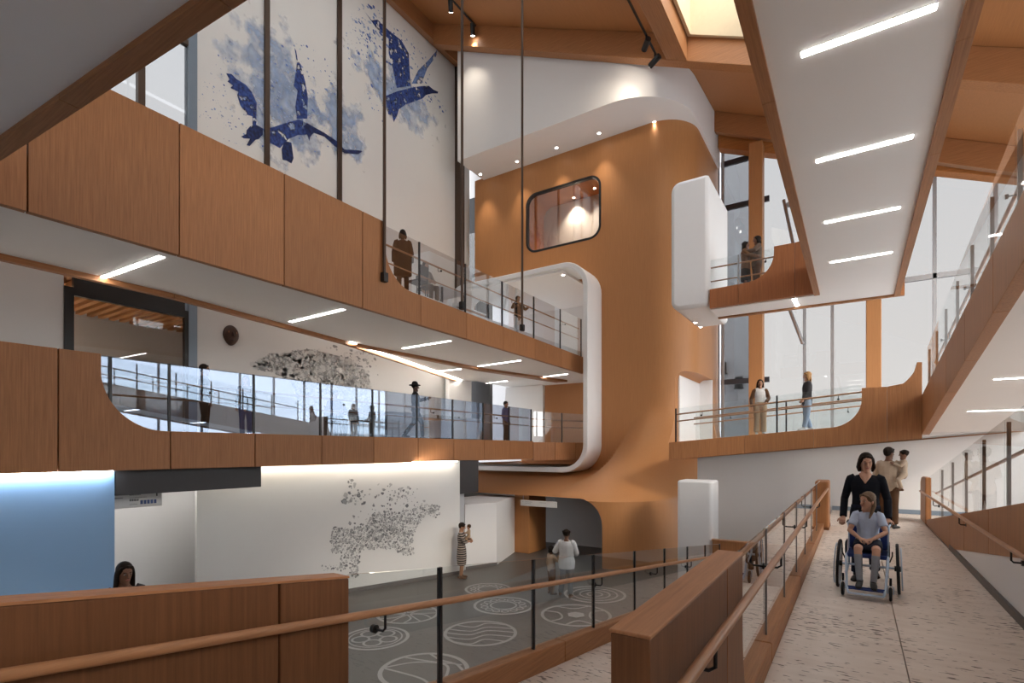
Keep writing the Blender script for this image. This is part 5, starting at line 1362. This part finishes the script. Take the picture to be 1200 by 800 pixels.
    if st == 'hat' or (len(hair) > 3 and hair[3] == 'hat'):
        S = Soft(); S.limb([hp(0, .02, .05), hp(0, .02, .10)], [(.098, .108), (.085, .095)], side=Mh @ V(1, 0, 0)); b_ = hp(0, .02, .055); S.mb.prism([(b_.x + .165 * math.cos(a * PI / 16), b_.y + .175 * math.sin(a * PI / 16)) for a in range(32)], 'Z', b_.z - .012, b_.z + .012)
        S.fuse('hat', cloth('hat_black', (0.012, 0.011, 0.011)), t, vx * .9, k, 2)
    # ---- clothing
    for it in wear:
        kind, mat = it[0], it[1]; o_ = it[2] if len(it) > 2 else {}
        inf = o_.get('inf', .014); S = Soft(.25)
        if kind in ('shirt', 'jumper', 'coat', 'blouse', 'dress', 'jacket'):
            torso(S, inf, 0.0, o_.get('low', .07), o_.get('fit', 1.0))
            sl = o_.get('sleeve', 1.0)
            for s in 'LR':
                if sl > 0: arm(S, s, inf * .8, min(sl, 0.999) if sl < 1 else 0.96, o_.get('loose', 1.04))
                else: S.limb([nk.lerp(J['sh' + s], .3), nk.lerp(J['sh' + s], .8) - up * .02], [.05 + inf, .05 + inf])
            if o_.get('collar'): S.limb([nk - nd * .035, nk - nd * .012], [.070, .066], side=across)
            if 'hem' in o_:
                lo = V(pel.x, pel.y, o_['hem']); f_ = o_.get('flare', .19)
                S.limb([pel.lerp(ch, .3), pel, pel.lerp(lo, .5), lo], [(.145 + inf, .10 + inf), (.17 + inf, .12 + inf), ((.17 + f_) / 2 + inf, (.13 + f_ * .8) / 2 + inf), (f_, f_ * .75)], side=hac)
        elif kind in ('trousers', 'shorts', 'jeans'):
            S.limb([pel - V(0, 0, .05), pel + up * .10], [(.155 * wid + inf, .108 + inf), (.150 * wid + inf, .105 + inf)], side=hac)
            for s in 'LR': leg(S, s, inf, o_.get('upto', 0.97), o_.get('loose', 1.0), o_.get('end'))
        elif kind == 'skirt':
            if 'knees' in o_:      # seated: cloth lies over the thighs
                for s in 'LR': S.limb([J['hip' + s], J['hip' + s].lerp(J['knee' + s], o_['knees'])], [.105, .085])
                S.limb([J['hipL'].lerp(J['kneeL'], .2), J['hipR'].lerp(J['kneeR'], .2)], [.085, .085]); S.limb([J['hipL'].lerp(J['kneeL'], o_['knees'] * .9), J['hipR'].lerp(J['kneeR'], o_['knees'] * .9)], [.062, .062])
                S.limb([pel - up * .04, pel + up * .10], [(.165, .12), (.15, .11)], side=hac)
            else:
                lo = V(pel.x, pel.y, o_['hem']); f_ = o_.get('flare', .2)
                S.limb([pel + up * .10, pel, pel.lerp(lo, .5), lo], [(.15, .11), (.185, .135), ((.18 + f_) / 2, (.13 + f_ * .8) / 2), (f_, f_ * .8)], side=hac)
        elif kind in ('shoe', 'sock'):
            for s in 'LR':
                S2 = Soft()
                if kind == 'shoe': foot(S2, s, .007)
                else: S2.limb([J['knee' + s].lerp(J['ank' + s], .22), J['knee' + s].lerp(J['ank' + s], .45), J['ank' + s]], [.056, .052, .042])
                S2.fuse(kind, mat, t, vx, k, 2)
            continue
        S.fuse(kind, mat, t, vx, k, 2)
    return t
BLK = cloth('cloth_black', (0.010, 0.010, 0.011)); NAVY = cloth('cloth_navy', (0.015, 0.018, 0.035)); CHAR = cloth('cloth_charcoal', (0.03, 0.028, 0.03))
WHT = cloth('cloth_white', (0.55, 0.54, 0.53)); CREAM = cloth('cloth_cream', (0.42, 0.33, 0.25)); BRN = cloth('cloth_brown', (0.085, 0.042, 0.022)); TAUPE = cloth('cloth_taupe', (0.16, 0.10, 0.07))
BLU = cloth('cloth_blue', (0.035, 0.075, 0.22)); JEAN = cloth('denim', (0.05, 0.09, 0.20), 0.25); PALEJ = cloth('denim_pale', (0.30, 0.38, 0.50), 0.3, 12); SKYB = cloth('cloth_sky', (0.42, 0.52, 0.72)); GREYC = cloth('cloth_grey', (0.15, 0.15, 0.155)); BEIGE = cloth('cloth_beige', (0.36, 0.25, 0.16))
SHOE = plain('shoe_black', (0.012, 0.011, 0.011, 1), 0.4)
DKH = (0.016, 0.010, 0.007); BRH = (0.055, 0.026, 0.012); GRH = (0.10, 0.075, 0.055); BLH = (0.28, 0.15, 0.06)
# ---- woman pushing the wheelchair
WCX, WCY = 0.12, 7.86
WRZ = math.radians(-3)
person('woman in a dark v-neck top walking behind the wheelchair, smiling upward', (0.11, 8.62, 0), WRZ, 1.70,
       pose=dict(elbL=(.245, .05, 1.08), wriL=(.250, -.12, .83), elbR=(-.245, .05, 1.08), wriR=(-.250, -.12, .83), kneeR=(-.09, -.06, .49), ankR=(-.10, -.10, .085), kneeL=(.09, -.02, .48), ankL=(.10, .16, .10), shL=(.182, .012, 1.37), shR=(-.182, .012, 1.37)),
       head=(0.22, 0.16, 0.0), skin='light', hair=('bob', DKH, 0.125), vox=0.0058, wid=1.04, curl=0.85, vneck=True, palms={'L': (0, .35, -1), 'R': (0, .35, -1), 'dL': (.05, -1, -.35), 'dR': (-.05, -1, -.35)},
       wear=(('jumper', cloth('cloth_ink', (0.010, 0.011, 0.016), 0.2), {'sleeve': 1.0, 'low': .14, 'inf': .012, 'loose': 1.0}), ('trousers', NAVY, {'inf': .012}), ('shoe', SHOE)))
# ---- the wheelchair
wt_ = thing('wheelchair', 'blue and silver wheelchair carrying a girl on the walkway', 'wheelchair', (WCX, WCY, 0), None, WRZ)
rubber = plain('rubber', (0.012, 0.012, 0.013, 1), 0.7); alu = plain('frame_pale_blue', (0.45, 0.55, 0.68, 1), 0.3, 0.35, noise=0.02); wblue = plain('sling_blue', (0.015, 0.035, 0.16, 1), 0.7)
def loc_tube(name, pts, r, m, par=wt_, n=10): return obj(name, MB().tube(pts, r, n), m, par, smooth=True, local=True)
def circ3(cx, cy, cz, r, n=40, tilt=0.0): return [(cx + tilt * r * math.sin(2 * PI * k / n), cy + r * math.cos(2 * PI * k / n), cz + r * math.sin(2 * PI * k / n)) for k in range(n)]
for sx in (-1, 1):
    cx, cy, cz = sx * 0.305, 0.10, 0.305; tl = -0.035 * sx
    wh = obj('rear_wheel', MB().tube(circ3(cx, cy, cz, 0.288, 44, tl), 0.017, 10, closed=True), rubber, wt_, smooth=True, local=True)
    obj('rim', MB().tube(circ3(cx, cy, cz, 0.268, 44, tl), 0.010, 8, closed=True), steel, wh, smooth=True, local=True)
    obj('hand_rim', MB().tube(circ3(cx + sx * 0.035, cy, cz, 0.25, 44, tl), 0.008, 8, closed=True), alu, wh, smooth=True, local=True)
    sp_ = MB()
    for k in range(12):
        a = 2 * PI * k / 12
        sp_.tube([(cx, cy + 0.03 * math.cos(a + .3), cz + 0.03 * math.sin(a + .3)), (cx + tl * .268 * math.sin(a), cy + 0.266 * math.cos(a), cz + 0.266 * math.sin(a))], 0.0022, 5)
    obj('spokes', sp_, steel, wh, smooth=True, local=True)
    obj('hub', MB().cyl((cx, cy, cz), (1, 0, 0), 0.034, 0.07, 16), black, wh, smooth=True, local=True)
    fx, fy = sx * 0.235, -0.34
    cw = obj('caster', MB().tube(circ3(fx, fy, 0.082, 0.066, 24), 0.016, 8, closed=True), rubber, wt_, smooth=True, local=True)
    obj('caster_hub', MB().cyl((fx, fy, 0.082), (1, 0, 0), 0.045, 0.022, 16), plain('hub_grey', (0.25, 0.26, 0.28, 1), 0.4), cw, smooth=True, local=True)
    loc_tube('caster_fork', [(fx - .028, fy, .082), (fx - .028, fy + .02, .16), (fx, fy + .035, .175), (fx + .028, fy + .02, .16), (fx + .028, fy, .082)], 0.007, alu, cw)
    loc_tube('caster_stem', [(fx, fy + .035, .17), (fx, fy + .035, .26)], 0.013, black, cw)
    s = sx * 0.205
    loc_tube('side_frame', [(s, .20, .30), (s, .20, .46), (s, -.22, .48), (s * 1.0, -.30, .44), (s * .93, -.40, .16), (s * .86, -.47, .085), (s * .80, -.50, .075)], 0.0135, alu)
    loc_tube('lower_tube', [(s, .20, .30), (s, -.30, .26), (s, -.345, .30)], 0.012, alu)
    loc_tube('back_post', [(s, .20, .44), (s, .235, .68), (s * 1.04, .25, .79), (s * 1.1, .31, .81)], 0.012, alu)
    loc_tube('push_handle', [(s * 1.1, .30, .81), (s * 1.1, .43, .815)], 0.016, rubber)
    obj('side_guard', MB().prism(rrect(-.18, .18, .47, .62, .06), 'X', s * 1.08 - .004, s * 1.08 + .004), black, wt_, local=True, bevel=0.002)
    loc_tube('brake_lever', [(s * 1.1, -.16, .42), (s * 1.22, -.19, .50), (s * 1.22, -.20, .55)], 0.007, black)
loc_tube('axle', [(-.29, .10, .305), (.29, .10, .305)], 0.014, alu)
loc_tube('front_cross_bar', [(-.165, -.50, .075), (.165, -.50, .075)], 0.0125, alu)
obj('foot_plate', MB().box(-.17, .17, -.50, -.36, .118, .132), wblue, wt_, local=True, bevel=0.004)
loc_tube('foot_plate_bar', [(-.18, -.43, .135), (.18, -.43, .135)], 0.010, wblue)
obj('seat', MB().prism(rrect(-.20, .20, -.26, .20, .03), 'Z', .455, .505), wblue, wt_, local=True, bevel=0.012)
obj('backrest', MB().hexa([(-.20, .195, .50), (.20, .195, .50), (.20, .225, .50), (-.20, .225, .50), (-.20, .23, .77), (.20, .23, .77), (.20, .262, .77), (-.20, .262, .77)]), wblue, wt_, local=True, bevel=0.012)
# ---- the girl in it
uni = cloth('uniform_shirt', (0.46, 0.53, 0.68), 0.06)
q = 1.7 / 1.34
def Q(x, y, z): return (x * q, y * q, z * q)
g = person('girl in a pale blue school shirt seated in the wheelchair, looking aside', (WCX, WCY, 0), WRZ, 1.34,
           pose=dict(pel=Q(0, .10, .60), chest=Q(0, .11, .83), neck=Q(0, .085, .99), hipL=Q(.07, .08, .58), hipR=Q(-.07, .08, .58), kneeL=Q(.098, -.30, .565), kneeR=Q(-.085, -.30, .565), ankL=Q(.075, -.385, .225), ankR=Q(-.065, -.385, .225),
                     shL=Q(.132, .09, .945), shR=Q(-.132, .09, .945), elbL=Q(.185, .0, .745), elbR=Q(-.185, .0, .745), wriL=Q(.055, -.155, .675), wriR=Q(-.075, -.165, .675)),
           head=(-0.62, 0.02, 0.08), skin='light', hair=('pony', (0.15, 0.095, 0.06), 0.20), vox=0.0055, curl=0.45, headk=1.12,
           palms={'L': (0, .3, -1), 'R': (0, .3, -1), 'dL': (-.9, -.35, -.25), 'dR': (.9, -.3, -.2)}, toes={'L': (.1, -1, -.25), 'R': (-.1, -1, -.25)},
           wear=(('shirt', uni, {'sleeve': .46, 'inf': .013, 'low': .03, 'loose': 1.10, 'collar': True}), ('skirt', cloth('skirt_dark', (0.016, 0.018, 0.030)), {'knees': .78}), ('sock', cloth('sock_grey', (0.24, 0.25, 0.28))), ('shoe', SHOE)))
# ---- people in the distance, each where the photograph stands them
D = math.radians
def cam_rz(x, y): return math.atan2(y, x) - PI / 2
# a figure built facing -Y; cam_rz turns it to face the camera at the origin
P = person
def stand(label, x, y, z, turn, **kw): return P(label, (x, y, z), cam_rz(x, y) + D(turn), face=kw.pop('face', True), **kw)
# couple at the end of the walkway
stand('man seen from behind in a cream top and brown trousers, holding a child', 0.62, 14.6, 0, 165, H=1.80, skin='brown', hair=('short', DKH), wid=1.08,
      pose=dict(elbR=(-.27, -.03, 1.12), wriR=(-.20, -.20, 1.12), elbL=(.26, -.05, 1.14), wriL=(.16, -.24, 1.10), ankL=(.20, -.05, .085), ankR=(-.13, .10, .085), kneeL=(.14, -.04, .49), kneeR=(-.11, .02, .49)), head=(-.5, 0, 0),
      wear=(('jumper', CREAM, {'low': .10, 'inf': .02}), ('trousers', BRN, {'inf': .016}), ('shoe', SHOE)))
stand('small child in cream clothes carried on the arm of the man in cream', 0.88, 14.52, 0.68, -75, H=1.02, skin='brown', hair=('curly', DKH), headk=1.35,
      pose=dict(kneeL=(.16, -.20, .70), ankL=(.15, -.10, .36), kneeR=(-.14, -.18, .68), ankR=(-.14, -.06, .34), elbL=(.22, -.14, 1.18), wriL=(.10, -.32, 1.28), elbR=(-.22, -.14, 1.18), wriR=(-.10, -.32, 1.28)),
      wear=(('jumper', CREAM, {'low': .08, 'inf': .02}), ('trousers', CREAM, {'inf': .02}), ('shoe', BRN)))
# far landing
stand('woman with long dark hair, white top and wide beige trousers on the far landing', -2.42, 17.45, LT(-2.42), 8, H=1.66, skin='tan', hair=('long', DKH, .22),
      pose=dict(elbL=(.24, -.02, 1.12), wriL=(.14, -.18, .98), elbR=(-.25, .03, 1.10), wriR=(-.23, -.03, .86)),
      wear=(('blouse', WHT, {'sleeve': 0, 'low': .0, 'inf': .012}), ('jacket', BRN, {'sleeve': 1.0, 'low': -.14, 'fit': .80, 'inf': .022}), ('trousers', BEIGE, {'loose': 1.15, 'end': .085}), ('shoe', WHT)))
stand('fair haired woman in a dark jacket and pale jeans, seen side-on on the landing', -1.18, 17.4, LT(-1.18), -75, H=1.68, skin='light', hair=('bob', BLH, .16),
      pose=dict(ankL=(.08, -.10, .085), ankR=(-.10, .12, .085), elbL=(.23, -.03, 1.10), wriL=(.22, -.16, .90)),
      wear=(('jacket', CHAR, {'low': .14, 'inf': .022}), ('jeans', PALEJ, {}), ('shoe', WHT)))
# pair on the upper landing
stand('person with dark curly hair in a grey jacket, hugging a companion by the rail', -2.50, 17.35, 6.45, -70, H=1.72, skin='brown', hair=('long', DKH, .14),
      pose=dict(elbL=(.22, -.14, 1.22), wriL=(.06, -.36, 1.22), elbR=(-.22, -.14, 1.24), wriR=(-.06, -.34, 1.28)),
      wear=(('jacket', cloth('cloth_warm_grey', (0.12, 0.085, 0.065)), {'low': .12, 'inf': .03}), ('trousers', BRN, {})))
stand('person in a brown coat and black skirt being hugged on the upper landing', -2.80, 17.3, 6.45, 80, H=1.60, skin='brown', hair=('long', DKH, .2),
      pose=dict(elbL=(.24, -.12, 1.20), wriL=(.14, -.32, 1.15), elbR=(-.24, -.12, 1.20), wriR=(-.14, -.32, 1.15)),
      wear=(('coat', cloth('cloth_tan_coat', (0.16, 0.08, 0.04)), {'low': .18, 'inf': .03}), ('skirt', BLK, {'hem': .45, 'flare': .20}), ('shoe', SHOE)))
# upper gallery, left
p_ = at(472, 300, X=-10.40)
stand('person in a long dark coat standing with back turned on the upper gallery', p_.x, p_.y, L2Z, 180, H=1.73, skin='dark', hair=('long', DKH, .12), wid=1.14, face=False,
      wear=(('coat', cloth('coat_umber', (0.014, 0.008, 0.006)), {'inf': .035, 'hem': .50, 'flare': .24, 'loose': 1.15}), ('trousers', BLK, {}), ('shoe', SHOE)))
p_ = at(499, 330, X=-10.6)
stand('woman with long brown hair in a pale top sitting low, upper gallery', p_.x, p_.y, L2Z - 0.36, 40, H=1.62, skin='light', hair=('long', BRH, .26),
      pose=dict(kneeL=(.11, -.40, .84), kneeR=(-.11, -.40, .84), ankL=(.12, -.38, .44), ankR=(-.12, -.38, .44), elbL=(.23, -.10, 1.12), wriL=(.12, -.30, 1.02), elbR=(-.23, -.10, 1.12), wriR=(-.12, -.30, 1.02)),
      wear=(('blouse', cloth('cloth_stone', (0.28, 0.22, 0.18)), {'low': .08}), ('trousers', TAUPE, {}), ('shoe', SHOE)))
chair('black chair under the seated woman with long brown hair, upper gallery', (p_.x, p_.y + 0.02, L2Z), cam_rz(p_.x, p_.y) + D(40))
p_ = at(607, 365, X=-10.9)
stand('person in black jacket and white trousers leaning at the upper gallery rail', p_.x, p_.y, L2Z - 0.02, 30, H=1.66, skin='brown', hair=('short', DKH),
      pose=dict(elbL=(.30, -.06, 1.20), wriL=(.30, -.26, 1.22), elbR=(-.30, -.06, 1.20), wriR=(-.26, -.26, 1.22)),
      wear=(('jacket', BLK, {'inf': .02}), ('trousers', WHT, {}), ('shoe', SHOE)))
# lower gallery
p_ = at(240, 505, X=-13.4)
stand('person in black with grey sleeves standing near the dark window post', p_.x, p_.y, L1Z, 75, H=1.76, skin='tan', hair=('short', DKH), pose=dict(elbR=(-.24, -.05, 1.12), wriR=(-.12, -.22, 1.08)),
      wear=(('jumper', CHAR, {'inf': .018}), ('trousers', BLK, {}), ('shoe', SHOE)))
p_ = at(288, 505, X=-13.9)
stand('long haired woman in dark top and blue jeans on the lower gallery', p_.x, p_.y, L1Z, -20, H=1.68, skin='light', hair=('long', BRH, .30),
      wear=(('jacket', cloth('cloth_dark_tan', (0.05, 0.032, 0.024)), {'inf': .02}), ('jeans', JEAN, {}), ('shoe', SHOE)))
p_ = at(393, 500, X=-12.62)
stand('man in a blue shirt sitting at the long white table', p_.x, p_.y, L1Z - 0.40, 20, H=1.78, skin='tan', hair=('short', BRH), wid=1.2,
      pose=dict(kneeL=(.13, -.40, .86), kneeR=(-.13, -.40, .86), ankL=(.13, -.38, .46), ankR=(-.13, -.38, .46), elbL=(.27, -.12, 1.12), wriL=(.12, -.34, 1.06), elbR=(-.27, -.12, 1.12), wriR=(-.12, -.34, 1.06)),
      wear=(('shirt', BLU, {'inf': .022, 'low': .06}), ('trousers', NAVY, {}), ('shoe', SHOE)))
chair('black chair under the man in the blue shirt, lower gallery', (p_.x, p_.y, L1Z), cam_rz(p_.x, p_.y) + D(20))
p_ = at(487, 513, X=-11.35)
stand('person in black with a round hat striding along the lower gallery', p_.x, p_.y, L1Z, 95, H=1.72, skin='dark', hair=('hat', DKH),
      pose=dict(kneeL=(.09, -.20, .50), ankL=(.09, -.22, .085), kneeR=(-.09, .06, .50), ankR=(-.09, .34, .14), elbR=(-.24, .10, 1.12), wriR=(-.24, .02, .88), elbL=(.22, -.16, 1.20), wriL=(.14, -.36, 1.26)),
      wear=(('jacket', CHAR, {'inf': .022}), ('trousers', BLK, {}), ('shoe', SHOE)))
p_ = at(593, 516, X=-12.3)
stand('person in a blue patterned top by the tower mouth, lower gallery', p_.x, p_.y, L1Z, 60, H=1.70, skin='brown', hair=('short', DKH),
      wear=(('shirt', cloth('cloth_blue_pattern', (0.05, 0.08, 0.20), 0.7, 25), {'inf': .025, 'sleeve': .7}), ('trousers', BLK, {}), ('shoe', SHOE)))
# ground floor
p_ = at(541, 677, Z=GZ)
stand('woman in a striped dress standing beside the white mural wall, holding a baby', p_.x, p_.y, GZ, 80, H=1.68, skin='tan', hair=('short', DKH), head=(0.2, .25, 0),
      pose=dict(elbL=(.20, -.12, 1.14), wriL=(.02, -.26, 1.20), elbR=(-.20, -.12, 1.14), wriR=(-.03, -.27, 1.14)),
      wear=(('dress', striped('stripe_dress', (0.02, 0.017, 0.016), (0.33, 0.27, 0.23), 4.6), {'sleeve': .7, 'inf': .018, 'hem': .42, 'flare': .18}), ('shoe', TAUPE)))
c_ = cam_rz(p_.x, p_.y) + D(80)
bx_ = Vector((p_.x, p_.y, 0)) + Matrix.Rotation(c_, 3, 'Z') @ V(0.02, -.215, 0)
P('baby in tan clothes held against the striped dress', (bx_.x, bx_.y, GZ + 0.93), c_ + PI, H=0.66, skin='tan', hair=('short', BRH), face=False, headk=1.5,
  pose=dict(kneeL=(.14, -.22, .72), ankL=(.12, -.10, .50), kneeR=(-.14, -.22, .72), ankR=(-.12, -.10, .50), elbL=(.2, -.1, 1.15), wriL=(.12, -.25, 1.15), elbR=(-.2, -.1, 1.15), wriR=(-.12, -.25, 1.15)), vox=.007,
  wear=(('jumper', BEIGE, {'inf': .03}), ('trousers', BEIGE, {'inf': .03})))
p_ = at(664, 699, Z=GZ)
stand('man in a loose white shirt and grey trousers with his back turned, hall floor', p_.x, p_.y, GZ, 170, H=1.78, skin='brown', hair=('curly', DKH), face=False, wid=1.12,
      pose=dict(elbL=(.30, -.02, 1.14), wriL=(.24, -.22, 1.18), elbR=(-.24, -.04, 1.12), wriR=(-.20, -.20, 1.05), ankL=(.17, -.08, .085), ankR=(-.11, .08, .085)),
      wear=(('shirt', WHT, {'inf': .035, 'low': .17, 'loose': 1.2}), ('trousers', GREYC, {'loose': 1.1}), ('shoe', TAUPE)))
p_ = at(652, 697, Z=GZ)
stand('shorter person in brown overalls close beside the man in white shirt', p_.x - 0.16, p_.y + 0.02, GZ, 120, H=1.30, skin='brown', hair=('bob', DKH, .1), face=False,
      pose=dict(elbR=(-.24, -.10, 1.2), wriR=(-.14, -.24, 1.38)),
      wear=(('shirt', CREAM, {'inf': .018}), ('trousers', cloth('cloth_rust', (0.11, 0.045, 0.02)), {'loose': 1.12}), ('shoe', BRN)))
# woman behind the corner guard
R_ = ray(146, 680); k_ = 6.3
stand('woman with long dark hair in a grey top behind the corner guard panel', R_[0] * k_, R_[1] * k_, -1.30, 12, H=1.70, skin='brown', hair=('long', DKH, .32), head=(.12, .08, 0), vox=.0068,
      wear=(('jacket', cloth('cloth_slate', (0.055, 0.055, 0.062)), {'inf': .018}), ('trousers', BLK, {}), ('shoe', SHOE)))
